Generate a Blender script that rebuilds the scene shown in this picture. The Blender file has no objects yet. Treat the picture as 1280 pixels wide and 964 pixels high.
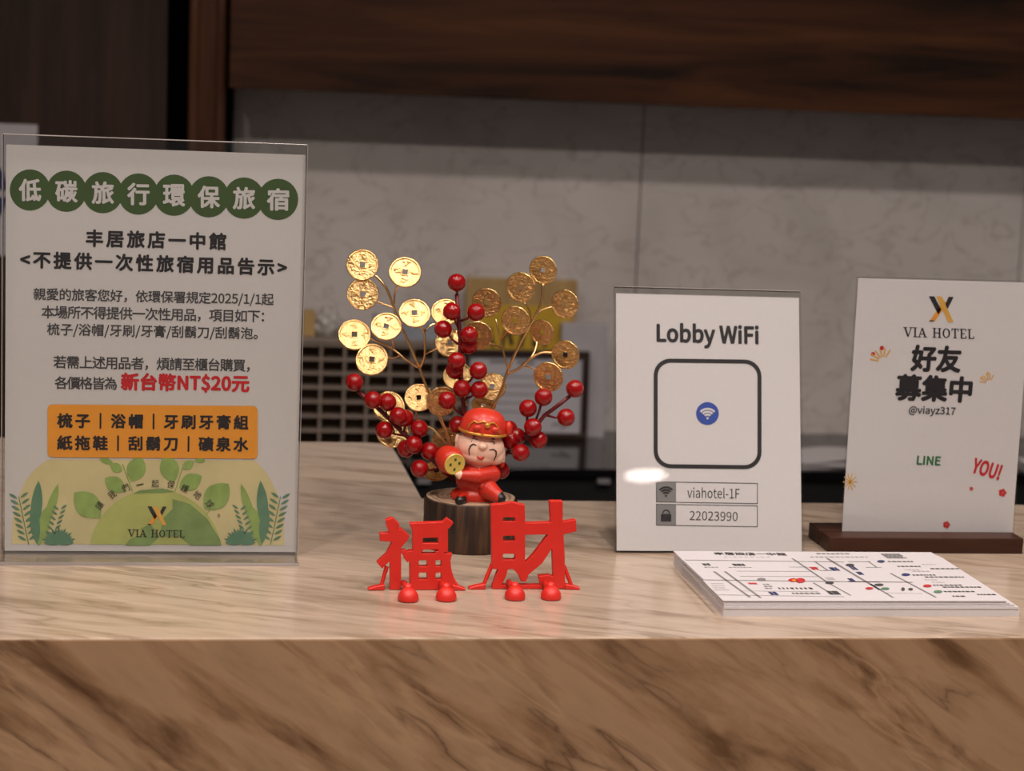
import bpy, bmesh, math, random, os
from mathutils import Vector, Matrix, noise
random.seed(7)
SC = bpy.context.scene
COL = SC.collection
PI = math.pi

# ------------------------------------------------------------------ camera
FPX, CX, CY = 2500.0, 640.0, 482.0
YAW, PITCH, ROLL = math.radians(8.9), math.radians(8.2), math.radians(2.3)
CAMP = Vector((0, 0, 1.45))
_f = Vector((math.sin(YAW)*math.cos(PITCH), math.cos(YAW)*math.cos(PITCH), -math.sin(PITCH)))
_r0 = Vector((math.cos(YAW), -math.sin(YAW), 0)); _u0 = _r0.cross(_f)
_R = math.cos(ROLL)*_r0 + math.sin(ROLL)*_u0
_U = -math.sin(ROLL)*_r0 + math.cos(ROLL)*_u0
cd = bpy.data.cameras.new('camera'); cam = bpy.data.objects.new('camera', cd); COL.objects.link(cam)
cam.matrix_world = Matrix((( _R.x, _U.x, -_f.x, CAMP.x), (_R.y, _U.y, -_f.y, CAMP.y), (_R.z, _U.z, -_f.z, CAMP.z), (0, 0, 0, 1)))
cd.sensor_width = 36.0; cd.lens = FPX/1280*36.0; cd.clip_start = .05; cd.clip_end = 50
cd.dof.use_dof = True; cd.dof.focus_distance = 1.47; cd.dof.aperture_fstop = 8.5
SC.camera = cam

def ray(px, py): return _f*FPX + _R*(px-CX) - _U*(py-CY)
def onz(px, py, z): d = ray(px, py); return CAMP + d*((z-CAMP.z)/d.z)
def ony(px, py, y): d = ray(px, py); return CAMP + d*((y-CAMP.y)/d.y)

# ------------------------------------------------------------------ world, lamps, exposure
w = bpy.data.worlds.new('world'); SC.world = w; w.use_nodes = True
w.node_tree.nodes['Background'].inputs[0].default_value = (1.0, .85, .80, 1)
w.node_tree.nodes['Background'].inputs[1].default_value = .22
SC.view_settings.view_transform = 'Standard'; SC.view_settings.look = 'None'
SC.view_settings.gamma = 1.0; SC.view_settings.use_curve_mapping = False
SC.view_settings.exposure = -0.42
CEIL = 2.75
LAMPS = []
def downlight(x, y, power, r=.07, spread=150, color=(1, .86, .785)):
    l = bpy.data.lights.new('downlight_lamp', 'AREA'); l.shape = 'DISK'; l.size = r*2
    l.energy = power; l.color = color; l.spread = math.radians(spread)
    o = bpy.data.objects.new('downlight_lamp', l); COL.objects.link(o); o.location = (x, y, CEIL-.012)
    LAMPS.append(o)
for x in (-.75, .2, 1.15, 2.1): downlight(x, 1.22, 7.5)
for x in (-.6, .15, .9): downlight(x, .25, 18)  # added row, placed so the left coins glint
for x in (-1.2, .15, 1.5): downlight(x, -1.5, 11)
for x in (-1.15, .2, 1.55): downlight(x, -3.61, 14)
for x in (-2.2, -.61, 1.0): downlight(x, -5.27, 16)

# ------------------------------------------------------------------ helpers
class MB:
    def __init__(s): s.bm = bmesh.new()
    def face(s, pts):
        try: return s.bm.faces.new([s.bm.verts.new(p) for p in pts])
        except ValueError: return None
    def box(s, x0, x1, y0, y1, z0, z1, bev=0):
        b = bmesh.new(); bmesh.ops.create_cube(b, size=1)
        bmesh.ops.scale(b, vec=(abs(x1-x0), abs(y1-y0), abs(z1-z0)), verts=b.verts)
        if bev: bmesh.ops.bevel(b, geom=b.edges[:], offset=bev, segments=2, affect='EDGES', profile=.5)
        bmesh.ops.translate(b, vec=((x0+x1)/2, (y0+y1)/2, (z0+z1)/2), verts=b.verts)
        s.add(b); return s
    def add(s, b):
        m = bpy.data.meshes.new('tmp'); b.to_mesh(m); b.free(); s.bm.from_mesh(m); bpy.data.meshes.remove(m)
    def ball(s, c, r, seg=20, rings=12, rot=None):
        b = bmesh.new(); bmesh.ops.create_uvsphere(b, u_segments=seg, v_segments=rings, radius=1)
        if not hasattr(r, '__len__'): r = (r, r, r)
        bmesh.ops.scale(b, vec=r, verts=b.verts)
        if rot: bmesh.ops.rotate(b, matrix=rot, verts=b.verts)
        bmesh.ops.translate(b, vec=c, verts=b.verts); s.add(b); return s
    def tube(s, pts, r, seg=8):
        pts = [Vector(p) for p in pts]; n = len(pts)
        rs = r if hasattr(r, '__len__') else [r]*n
        rings = []; up = Vector((.13, .97, .21))
        for i, p in enumerate(pts):
            t = (pts[min(i+1, n-1)]-pts[max(i-1, 0)]).normalized()
            a = t.cross(up).normalized(); b = t.cross(a).normalized()
            rings.append([s.bm.verts.new(p+(a*math.cos(k*2*PI/seg)+b*math.sin(k*2*PI/seg))*rs[i]) for k in range(seg)])
        for i in range(n-1):
            for k in range(seg):
                s.bm.faces.new((rings[i][k], rings[i][(k+1) % seg], rings[i+1][(k+1) % seg], rings[i+1][k]))
        s.bm.faces.new(rings[0][::-1]); s.bm.faces.new(rings[-1]); return s
    def prism(s, poly, y0, y1, bev=0):     # poly: (x, z), extruded in y
        b = bmesh.new()
        f = b.faces.new([b.verts.new((p[0], y0, p[1])) for p in poly])
        g = bmesh.ops.extrude_face_region(b, geom=[f])
        bmesh.ops.translate(b, vec=(0, y1-y0, 0), verts=[v for v in g['geom'] if isinstance(v, bmesh.types.BMVert)])
        bmesh.ops.recalc_face_normals(b, faces=b.faces)
        if bev: bmesh.ops.bevel(b, geom=b.edges[:], offset=bev, segments=1, affect='EDGES')
        s.add(b); return s
    def lathe(s, prof, c=(0, 0, 0), seg=40, rot=None):
        b = bmesh.new(); rings = []
        for r, z in prof: rings.append([b.verts.new((r*math.cos(k*2*PI/seg), r*math.sin(k*2*PI/seg), z)) for k in range(seg)])
        for i in range(len(rings)-1):
            for k in range(seg): b.faces.new((rings[i][k], rings[i][(k+1) % seg], rings[i+1][(k+1) % seg], rings[i+1][k]))
        b.faces.new(rings[0][::-1]); b.faces.new(rings[-1])
        bmesh.ops.remove_doubles(b, verts=b.verts, dist=1e-7)
        if rot: bmesh.ops.rotate(b, matrix=rot, verts=b.verts)
        bmesh.ops.translate(b, vec=c, verts=b.verts); s.add(b); return s
    def build(s, name, mat, parent=None, smooth=False, loc=None, recalc=False):
        if recalc: bmesh.ops.recalc_face_normals(s.bm, faces=s.bm.faces)
        m = bpy.data.meshes.new(name); s.bm.to_mesh(m); s.bm.free()
        if mat: m.materials.append(mat)
        if smooth:
            m.shade_smooth()
            if smooth != 'all': m.set_sharp_from_angle(angle=math.radians(40))
        o = bpy.data.objects.new(name, m); COL.objects.link(o)
        if parent: o.parent = parent
        if loc: o.location = loc
        return o
def tag(o, label, cat=None, group=None, kind=None):
    if label: o['label'] = label
    if cat: o['category'] = cat
    if group: o['group'] = group
    if kind: o['kind'] = kind
    return o
def thing(name, label, cat, loc=(0, 0, 0), rot=(0, 0, 0), group=None):
    o = bpy.data.objects.new(name, None); COL.objects.link(o); o.location = loc; o.rotation_euler = rot
    o.empty_display_size = .02
    return tag(o, label, cat, group)
def struct(o): o['kind'] = 'structure'; return o

def nodemat(name):
    m = bpy.data.materials.new(name); m.use_nodes = True
    nt = m.node_tree; return m, nt, nt.nodes, nt.links, nt.nodes['Principled BSDF']
def mat(name, col, rough=.5, metal=0, spec=.5, coat=0, var=0, vscale=40, bump=0, bscale=200, ior=None):
    m, nt, N, L, P = nodemat(name)
    c = (*col, 1)
    P.inputs['Base Color'].default_value = c; P.inputs['Roughness'].default_value = rough
    P.inputs['Metallic'].default_value = metal; P.inputs['Specular IOR Level'].default_value = spec
    P.inputs['Coat Weight'].default_value = coat; P.inputs['Coat Roughness'].default_value = .08
    tc = N.new('ShaderNodeTexCoord')
    if var:
        n = N.new('ShaderNodeTexNoise'); n.inputs['Scale'].default_value = vscale; n.inputs['Detail'].default_value = 5
        L.new(tc.outputs['Object'], n.inputs['Vector'])
        r = N.new('ShaderNodeValToRGB')
        r.color_ramp.elements[0].position = .3; r.color_ramp.elements[1].position = .7
        r.color_ramp.elements[0].color = (*[v*(1-var) for v in col], 1); r.color_ramp.elements[1].color = (*[min(1, v*(1+var)) for v in col], 1)
        L.new(n.outputs['Fac'], r.inputs[0]); L.new(r.outputs[0], P.inputs['Base Color'])
    if bump:
        n = N.new('ShaderNodeTexNoise'); n.inputs['Scale'].default_value = bscale; n.inputs['Detail'].default_value = 4
        L.new(tc.outputs['Object'], n.inputs['Vector'])
        b = N.new('ShaderNodeBump'); b.inputs['Strength'].default_value = bump; b.inputs['Distance'].default_value = .001
        L.new(n.outputs['Fac'], b.inputs['Height']); L.new(b.outputs[0], P.inputs['Normal'])
    return m
def ramp(N, stops):
    r = N.new('ShaderNodeValToRGB'); e = r.color_ramp.elements
    e[0].position, e[0].color = stops[0][0], (*stops[0][1], 1)
    e[1].position, e[1].color = stops[-1][0], (*stops[-1][1], 1)
    for p, c in stops[1:-1]: k = e.new(p); k.color = (*c, 1)
    return r
def wood(name, c0, c1, axis=0, scale=6, stretch=14, rough=.35, coat=0.0, distort=1.0):
    m, nt, N, L, P = nodemat(name)
    tc = N.new('ShaderNodeTexCoord'); mp = N.new('ShaderNodeMapping')
    s = [stretch]*3; s[axis] = 1; mp.inputs['Scale'].default_value = s
    L.new(tc.outputs['Object'], mp.inputs[0])
    n = N.new('ShaderNodeTexNoise'); n.inputs['Scale'].default_value = scale; n.inputs['Detail'].default_value = 8
    n.inputs['Distortion'].default_value = distort; n.inputs['Roughness'].default_value = .6
    L.new(mp.outputs[0], n.inputs['Vector'])
    n2 = N.new('ShaderNodeTexNoise'); n2.inputs['Scale'].default_value = scale*.35; n2.inputs['Detail'].default_value = 3
    L.new(mp.outputs[0], n2.inputs['Vector'])
    mx = N.new('ShaderNodeMath'); mx.operation = 'MULTIPLY_ADD'; mx.inputs[1].default_value = .5
    L.new(n2.outputs['Fac'], mx.inputs[0]); 
    h = N.new('ShaderNodeMath'); h.operation = 'MULTIPLY'; h.inputs[1].default_value = .5
    L.new(n.outputs['Fac'], h.inputs[0]); L.new(h.outputs[0], mx.inputs[2])
    r = ramp(N, [(.40, c0), (.5, tuple((a+b)/2 for a, b in zip(c0, c1))), (.62, c1)])
    L.new(mx.outputs[0], r.inputs[0]); L.new(r.outputs[0], P.inputs['Base Color'])
    P.inputs['Roughness'].default_value = rough; P.inputs['Coat Weight'].default_value = coat; P.inputs['Specular IOR Level'].default_value = .25
    return m
def marble(name, ang, light, mid, dark, vein, sc=5.0, rough=.22, axis='XZ', st=4):
    m, nt, N, L, P = nodemat(name)
    tc = N.new('ShaderNodeTexCoord'); mp = N.new('ShaderNodeMapping')
    if axis == 'XZ': mp.inputs['Rotation'].default_value = (0, ang, 0); mp.inputs['Scale'].default_value = (1, 1, st)
    else: mp.inputs['Rotation'].default_value = (0, 0, ang); mp.inputs['Scale'].default_value = (1, st, 1)
    # rotate first, then stretch
    rot = N.new('ShaderNodeMapping'); rot.inputs['Rotation'].default_value = mp.inputs['Rotation'].default_value
    mp.inputs['Rotation'].default_value = (0, 0, 0)
    L.new(tc.outputs['Object'], rot.inputs[0]); L.new(rot.outputs[0], mp.inputs[0])
    wn = N.new('ShaderNodeTexNoise'); wn.inputs['Scale'].default_value = sc*.35; wn.inputs['Detail'].default_value = 4
    L.new(mp.outputs[0], wn.inputs['Vector'])
    ad = N.new('ShaderNodeVectorMath'); ad.operation = 'MULTIPLY_ADD'; ad.inputs[1].default_value = (.22, .22, .22)
    L.new(wn.outputs['Color'], ad.inputs[0]); L.new(mp.outputs[0], ad.inputs[2])
    a = N.new('ShaderNodeTexNoise'); a.inputs['Scale'].default_value = sc; a.inputs['Detail'].default_value = 9; a.inputs['Roughness'].default_value = .58
    L.new(ad.outputs[0], a.inputs['Vector'])
    r = ramp(N, [(.33, dark), (.43, mid), (.52, light), (.60, tuple(v*.93 for v in light)), (.68, mid)])
    L.new(a.outputs['Fac'], r.inputs[0])
    b = N.new('ShaderNodeTexNoise'); b.inputs['Scale'].default_value = sc*.9; b.inputs['Detail'].default_value = 6; b.inputs['Roughness'].default_value = .5
    b.noise_dimensions = '4D'; b.inputs['W'].default_value = 3.1
    L.new(ad.outputs[0], b.inputs['Vector'])
    sb = N.new('ShaderNodeMath'); sb.operation = 'SUBTRACT'; sb.inputs[1].default_value = .5
    ab = N.new('ShaderNodeMath'); ab.operation = 'ABSOLUTE'
    L.new(b.outputs['Fac'], sb.inputs[0]); L.new(sb.outputs[0], ab.inputs[0])
    vr = ramp(N, [(0, (.75, .75, .75)), (.010, (.4, .4, .4)), (.05, (0, 0, 0))])
    L.new(ab.outputs[0], vr.inputs[0])
    gate = N.new('ShaderNodeTexNoise'); gate.inputs['Scale'].default_value = sc*.8; gate.inputs['Detail'].default_value = 2
    L.new(tc.outputs['Object'], gate.inputs['Vector'])
    gr = ramp(N, [(.45, (0, 0, 0)), (.6, (1, 1, 1))]); L.new(gate.outputs['Fac'], gr.inputs[0])
    ml = N.new('ShaderNodeMath'); ml.operation = 'MULTIPLY'
    L.new(vr.outputs[0], ml.inputs[0]); L.new(gr.outputs[0], ml.inputs[1])
    mx = N.new('ShaderNodeMix'); mx.data_type = 'RGBA'
    L.new(ml.outputs[0], mx.inputs['Factor']); L.new(r.outputs[0], mx.inputs['A']); mx.inputs['B'].default_value = (*vein, 1)
    c4 = N.new('ShaderNodeTexNoise'); c4.noise_dimensions = '4D'; c4.inputs['W'].default_value = 8.7; c4.inputs['Scale'].default_value = sc*.6; c4.inputs['Detail'].default_value = 7; c4.inputs['Roughness'].default_value = .5
    L.new(ad.outputs[0], c4.inputs['Vector'])
    s4 = N.new('ShaderNodeMath'); s4.operation = 'SUBTRACT'; s4.inputs[1].default_value = .48
    a4 = N.new('ShaderNodeMath'); a4.operation = 'ABSOLUTE'; L.new(c4.outputs['Fac'], s4.inputs[0]); L.new(s4.outputs[0], a4.inputs[0])
    r4 = ramp(N, [(0, (.5, .5, .5)), (.02, (0, 0, 0))]); L.new(a4.outputs[0], r4.inputs[0])
    m4 = N.new('ShaderNodeMix'); m4.data_type = 'RGBA'; m4.inputs['B'].default_value = (*[min(1, v*1.22) for v in light], 1)
    L.new(r4.outputs[0], m4.inputs['Factor']); L.new(mx.outputs['Result'], m4.inputs['A'])
    L.new(m4.outputs['Result'], P.inputs['Base Color'])
    P.inputs['Roughness'].default_value = rough
    return m
def tile_mat():
    m, nt, N, L, P = nodemat('grey marble wall tile')
    tc = N.new('ShaderNodeTexCoord')
    a = N.new('ShaderNodeTexNoise'); a.inputs['Scale'].default_value = 7; a.inputs['Detail'].default_value = 7; a.inputs['Distortion'].default_value = .6
    L.new(tc.outputs['Object'], a.inputs['Vector'])
    r = ramp(N, [(.3, (.56, .53, .51)), (.5, (.64, .61, .59)), (.7, (.69, .66, .64))]); L.new(a.outputs['Fac'], r.inputs[0])
    mp = N.new('ShaderNodeMapping'); mp.inputs['Rotation'].default_value = (0, .75, 0); mp.inputs['Scale'].default_value = (1, 1, 1.8)
    L.new(tc.outputs['Object'], mp.inputs[0])
    b = N.new('ShaderNodeTexNoise'); b.inputs['Scale'].default_value = 11; b.inputs['Detail'].default_value = 4; b.inputs['Distortion'].default_value = .8
    L.new(mp.outputs[0], b.inputs['Vector'])
    sb = N.new('ShaderNodeMath'); sb.operation = 'SUBTRACT'; sb.inputs[1].default_value = .5
    ab = N.new('ShaderNodeMath'); ab.operation = 'ABSOLUTE'; L.new(b.outputs['Fac'], sb.inputs[0]); L.new(sb.outputs[0], ab.inputs[0])
    vr = ramp(N, [(0, (.45, .45, .45)), (.02, (0, 0, 0))]); L.new(ab.outputs[0], vr.inputs[0])
    mx = N.new('ShaderNodeMix'); mx.data_type = 'RGBA'
    L.new(vr.outputs[0], mx.inputs['Factor']); L.new(r.outputs[0], mx.inputs['A']); mx.inputs['B'].default_value = (.36, .31, .28, 1)
    L.new(mx.outputs['Result'], P.inputs['Base Color']); P.inputs['Roughness'].default_value = .42
    return m
def acrylic_mat():
    m = bpy.data.materials.new('clear acrylic'); m.use_nodes = True; nt = m.node_tree; N = nt.nodes; L = nt.links
    N.clear(); out = N.new('ShaderNodeOutputMaterial')
    t = N.new('ShaderNodeBsdfTransparent'); t.inputs[0].default_value = (.965, .97, .965, 1)
    g = N.new('ShaderNodeBsdfGlossy'); g.inputs['Roughness'].default_value = .015
    fr = N.new('ShaderNodeFresnel'); fr.inputs['IOR'].default_value = 1.49
    ge = N.new('ShaderNodeNewGeometry'); inv = N.new('ShaderNodeMath'); inv.operation = 'SUBTRACT'; inv.inputs[0].default_value = 1
    L.new(ge.outputs['Backfacing'], inv.inputs[1]); mu = N.new('ShaderNodeMath'); mu.operation = 'MULTIPLY'
    L.new(inv.outputs[0], mu.inputs[0]); L.new(fr.outputs[0], mu.inputs[1])      # the outer faces reflect; no total inner reflection in an unrefracted slab
    mx = N.new('ShaderNodeMixShader'); L.new(mu.outputs[0], mx.inputs[0]); L.new(t.outputs[0], mx.inputs[1]); L.new(g.outputs[0], mx.inputs[2])
    L.new(mx.outputs[0], out.inputs[0]); return m

M = dict(
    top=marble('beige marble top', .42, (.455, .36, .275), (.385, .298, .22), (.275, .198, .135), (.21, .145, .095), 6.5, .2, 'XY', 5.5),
    front=marble('beige marble shaded front', -.62, (.35, .218, .122), (.275, .16, .084), (.13, .066, .030), (.07, .028, .011), 7.0, .3, 'XZ', 5),  # same stone as the top; the front's shade is put into its colour
    tile=tile_mat(), grout=mat('pale grout', (.32, .30, .28), .8, var=.1),
    walnut=wood('dark walnut veneer horizontal', (.012, .0055, .003), (.105, .038, .014), 0, 2.2, 12, .36),
    panel=wood('dark wood panel vertical', (.022, .012, .008), (.048, .026, .016), 2, 5, 14, .5),
    trim=wood('dark brown moulded trim', (.05, .021, .010), (.10, .042, .02), 2, 6, 12, .2),
    blackgap=mat('black recess', (.002, .002, .002), .9, var=.2, spec=0),
    gloss=mat('black gloss glass top', (.006, .006, .007), .06, var=.2, spec=.7),
    blackm=mat('matt black laminate', (.008, .008, .009), .45, var=.2),
    acr=acrylic_mat(),
    paper=mat('white paper', (.54, .525, .52), .55, var=.015, vscale=300),
    papergrey=mat('greyish white paper', (.61, .59, .605), .6, var=.015, vscale=300),
    padpaper=mat('map paper', (.60, .58, .60), .6, var=.015, vscale=300),
    ink=mat('black ink', (.016, .015, .018), .5, var=.1), inkgrey=mat('dark grey ink', (.05, .05, .055), .5, var=.1),
    midgrey=mat('mid grey print', (.20, .195, .2), .5, var=.05), lightgrey=mat('pale grey print', (.45, .44, .44), .5, var=.05),
    green=mat('dark green print', (.042, .082, .022), .5, var=.06), qrgreen=mat('leaf green print', (.03, .16, .06), .5, var=.05),
    redink=mat('crimson print', (.50, .016, .022), .5, var=.05), orange=mat('orange print', (.72, .29, .03), .5, var=.03),
    gold=mat('gold print', (.66, .36, .06), .45, var=.1), blue=mat('royal blue print', (.03, .07, .36), .5, var=.05),
    navy=mat('navy print', (.02, .03, .12), .5, var=.05),
    yel=mat('pale yellow watercolour', (.55, .49, .26), .55, var=.14, vscale=18),
    globe=mat('light green watercolour', (.38, .42, .13), .55, var=.18, vscale=30),
    land=mat('mid green watercolour', (.17, .27, .09), .55, var=.18, vscale=60),
    leaf=mat('fresh green print', (.24, .36, .10), .55, var=.15, vscale=90),
    teal=mat('blue green print', (.09, .21, .13), .55, var=.1, vscale=90),
    coin=mat('brushed gold', (.86, .55, .24), .24, metal=1, var=.25, vscale=5, bump=1, bscale=7),
    wire=mat('gold wire', (.85, .54, .25), .26, metal=1, var=.1),
    berry=mat('glossy red lacquer', (.27, .003, .004), .13, coat=0, var=.08),
    stem=mat('dark red stem', (.13, .008, .012), .45, var=.1),
    plastic=mat('satin red plastic', (.62, .020, .012), .42, var=.05, vscale=80),
    robe=mat('orange red resin', (.52, .025, .010), .38, var=.08, vscale=120),
    hat=mat('red hat resin', (.58, .035, .018), .35, var=.08, vscale=120),
    skin=mat('pale peach resin', (.88, .58, .44), .42, var=.04, vscale=120),
    goldpaint=mat('gold paint', (.75, .42, .08), .3, metal=.7, var=.15, vscale=300),
    shield=mat('yellow gold enamel', (.72, .56, .12), .35, metal=.2, var=.08),
    black=mat('black paint', (.01, .008, .008), .35, var=.1),
    lip=mat('red mouth paint', (.55, .02, .02), .4, var=.05),
    nutwood=wood('reddish brown wood', (.022, .008, .005), (.05, .019, .010), 0, 8, 10, .42),
    cork=wood('pale brown plaque wood', (.42, .28, .11), (.55, .38, .17), 2, 10, 10, .5),
    yellow=mat('yellow band', (.62, .40, .03), .5, var=.05),
    rack=mat('taupe rack', (.27, .22, .18), .5, var=.1), rackback=mat('dark brown rack back', (.16, .095, .045), .7, var=.4, vscale=14),
    frame=mat('dark brown frame', (.030, .014, .010), .35, var=.2),
    cert=mat('pale blue grey certificate paper', (.50, .50, .54), .5, var=.05, vscale=10),
    bluebox=mat('blue grey carton', (.30, .33, .38), .6, var=.1),
    boardgrey=mat('pale grey board', (.48, .47, .50), .6, var=.05),
    film=mat('cloudy plastic film', (.5, .48, .45), .25, var=.2, vscale=50, bump=.8, bscale=60),
    edge=mat('milky acrylic edge glint', (.34, .32, .31), .15, spec=.8, var=.2, vscale=12),  # milky tone stands in for lamp reflections along the acrylic edges
    floor=mat('beige floor tile', (.16, .13, .105), .45, var=.1, vscale=3), ceiling=mat('white ceiling paint', (.5, .48, .45), .8, var=.03),
    white=mat('white enamel', (.75, .72, .68), .35, var=.03),
)

# ------------------------------------------------------------------ text and flat print
FONT = None
try: FONT = bpy.data.fonts.load(os.path.join(bpy.utils.system_resource('DATAFILES', path='fonts'), 'Noto Sans CJK Regular.woff2'))   # Blender's own bundled font
except Exception as e: print('FONTFAIL', e)
def text_mesh(body, bold, spacing=1.0, res=3):
    cu = bpy.data.curves.new('t', 'FONT'); cu.body = body; cu.size = 1; cu.offset = bold; cu.resolution_u = res
    cu.space_character = spacing
    if FONT: cu.font = FONT
    cu.offset = 0
    o = bpy.data.objects.new('t', cu); COL.objects.link(o); bpy.context.view_layer.update()
    m = bpy.data.meshes.new_from_object(o.evaluated_get(bpy.context.evaluated_depsgraph_get()))
    bpy.data.objects.remove(o); bpy.data.curves.remove(cu)
    v = [p.co.copy() for p in m.vertices]; f = [tuple(p.vertices) for p in m.polygons]
    bpy.data.meshes.remove(m); return v, f
def bbox(v): xs = [p.x for p in v]; ys = [p.y for p in v]; return min(xs), max(xs), min(ys), max(ys)
class Frame:
    """local plane frame of a thing: x along, y back, z up"""
    def __init__(s, root):
        bpy.context.view_layer.update(); s.root = root
        s.M = root.matrix_basis.copy(); s.I = s.M.inverted()
        s.o = s.I @ CAMP; s.R = s.I.to_3x3()
    def at(s, px, py, y=0.0):
        d = s.R @ ray(px, py); return s.o + d*((y-s.o.y)/d.y)
    def atz(s, px, py, z=0.0):
        d = s.R @ ray(px, py); return s.o + d*((z-s.o.z)/d.z)
class Print:
    """flat print on a sheet: positions given in photo pixels, turned into the sheet's own plane"""
    def __init__(s, fr, y, parent, flat=False): s.f, s.y, s.p, s.flat = fr, y, parent, flat; s.step = .00011
    def uv(s, px, py):
        if s.flat: p = s.f.atz(px, py, s.y); return Vector((p.x, p.y))
        p = s.f.at(px, py, s.y); return Vector((p.x, p.z))
    def _obj(s, name, verts2, faces, m, layer, label=None):
        off = s.step*(layer+1)
        V = [(p[0], p[1], s.y+off+(p[2] if len(p) > 2 else 0)) if s.flat else (p[0], s.y-off-(p[2] if len(p) > 2 else 0), p[1]) for p in verts2]
        me = bpy.data.meshes.new(name); me.from_pydata(V, [], faces); me.materials.append(m); me.update()
        o = bpy.data.objects.new(name, me); COL.objects.link(o); o.parent = s.p
        if label: o['label'] = label
        return o
    def text(s, body, x0, y0, x1, y1, h, m, bold=.0, layer=1, spaced=False, name='lettering', label=None, cap=None):
        """from left centre (x0,y0) to right centre (x1,y1), glyph height h px"""
        a, b = s.uv(x0, y0), s.uv(x1, y1); W = (b-a).length; ang = math.atan2(b.y-a.y, b.x-a.x)
        hh = (s.uv((x0+x1)/2, (y0+y1)/2-h/2)-s.uv((x0+x1)/2, (y0+y1)/2+h/2)).length
        bold *= .45; v, f = text_mesh(body, 0); bx = bbox(v); sy = hh/(bx[3]-bx[2])
        if spaced:
            w1 = (bx[1]-bx[0])*sy; v2, _ = text_mesh(body, bold, 1.5); b2 = bbox(v2); w2 = (b2[1]-b2[0])*sy
            sp = 1+(W-w1)/(w2-w1)*.5; v, f = text_mesh(body, bold, sp); bx = bbox(v)
        sx = W/(bx[1]-bx[0]); cyv = (bx[2]+bx[3])/2; ca, sa = math.cos(ang), math.sin(ang)
        out = []; f0 = f; f = []
        offs = [(0, 0)] if bold < .0025 else [(bold*math.cos(k*PI/3), bold*math.sin(k*PI/3)) for k in range(6)]
        for j, (ex, ey) in enumerate(offs):                 # heavier weight: the same outline set six times around
            f += [tuple(i+j*len(v) for i in q) for q in f0]
            for p in v:
                X = (p.x+ex-bx[0])*sx; Y = (p.y+ey-cyv)*sy; out.append((a.x+X*ca-Y*sa, a.y+X*sa+Y*ca, j*.000012))
        return s._obj(name, out, f, m, layer, label)
    def poly(s, name, pts, m, layer=0, label=None):
        out = [s.uv(*p) for p in pts]; n = len(out)
        b = bmesh.new(); vs = [b.verts.new((p.x, p.y, 0)) for p in out]; f = b.faces.new(vs)
        if n > 4: bmesh.ops.triangulate(b, faces=[f])
        b.verts.index_update(); fs = [tuple(v.index for v in q.verts) for q in b.faces]
        area = sum(out[i].x*out[(i+1) % n].y-out[(i+1) % n].x*out[i].y for i in range(n)); b.free()
        if area < 0: fs = [q[::-1] for q in fs]
        return s._obj(name, out, fs, m, layer, label)
    def polys(s, name, lst, m, layer=0, label=None):
        V, F = [], []
        for pts in lst:
            out = [s.uv(*p) for p in pts]; n = len(out)
            b = bmesh.new(); vs = [b.verts.new((p.x, p.y, 0)) for p in out]; f = b.faces.new(vs)
            if n > 4: bmesh.ops.triangulate(b, faces=[f])
            b.verts.index_update(); base = len(V)
            F += [tuple(v.index+base for v in q.verts) for q in b.faces]; V += [(q.x, q.y, (len(F)//max(1, n-2) % 12)*.000008) for q in out]; b.free()
        return s._obj(name, V, F, m, layer, label)
def ell(cx, cy, rx, ry, rot=0, n=28):
    c, t = math.cos(rot), math.sin(rot)
    return [(cx+rx*math.cos(k*2*PI/n)*c-ry*math.sin(k*2*PI/n)*t, cy+rx*math.cos(k*2*PI/n)*t+ry*math.sin(k*2*PI/n)*c) for k in range(n)]
def leafp(cx, cy, l, wd, rot, n=10):
    out = []
    for k in range(n+1): t = k/n; out.append((l*(t-.5), wd*.5*math.sin(PI*t)**.8))
    for k in range(1, n): t = 1-k/n; out.append((l*(t-.5), -wd*.5*math.sin(PI*t)**.8))
    c, s_ = math.cos(rot), math.sin(rot)
    return [(cx+x*c-y*s_, cy+x*s_+y*c) for x, y in out]
def rrect(x0, y0, x1, y1, r, n=7, skew=0):
    out = []
    for cx, cy, a0 in ((x1-r, y0+r, -PI/2), (x1-r, y1-r, 0), (x0+r, y1-r, PI/2), (x0+r, y0+r, PI)):
        for k in range(n+1): a = a0+k*PI/2/n; out.append((cx+r*math.cos(a), cy+r*math.sin(a)))
    return [(x, y+skew*(x-(x0+x1)/2)) for x, y in out]
def seg(x0, y0, x1, y1, wd):
    dx, dy = x1-x0, y1-y0; l = math.hypot(dx, dy) or 1; nx, ny = -dy/l*wd/2, dx/l*wd/2
    return [(x0+nx, y0+ny), (x1+nx, y1+ny), (x1-nx, y1-ny), (x0-nx, y0-ny)]
def arc_band(cx, cy, r0, r1, a0, a1, n=12):
    o = [(cx+r1*math.cos(a0+(a1-a0)*k/n), cy-r1*math.sin(a0+(a1-a0)*k/n)) for k in range(n+1)]
    return o+[(cx+r0*math.cos(a1-(a1-a0)*k/n), cy-r0*math.sin(a1-(a1-a0)*k/n)) for k in range(n+1)]
def ringq(outer, inner):
    n = len(outer); return [[outer[i], outer[(i+1) % n], inner[(i+1) % n], inner[i]] for i in range(n)]
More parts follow.
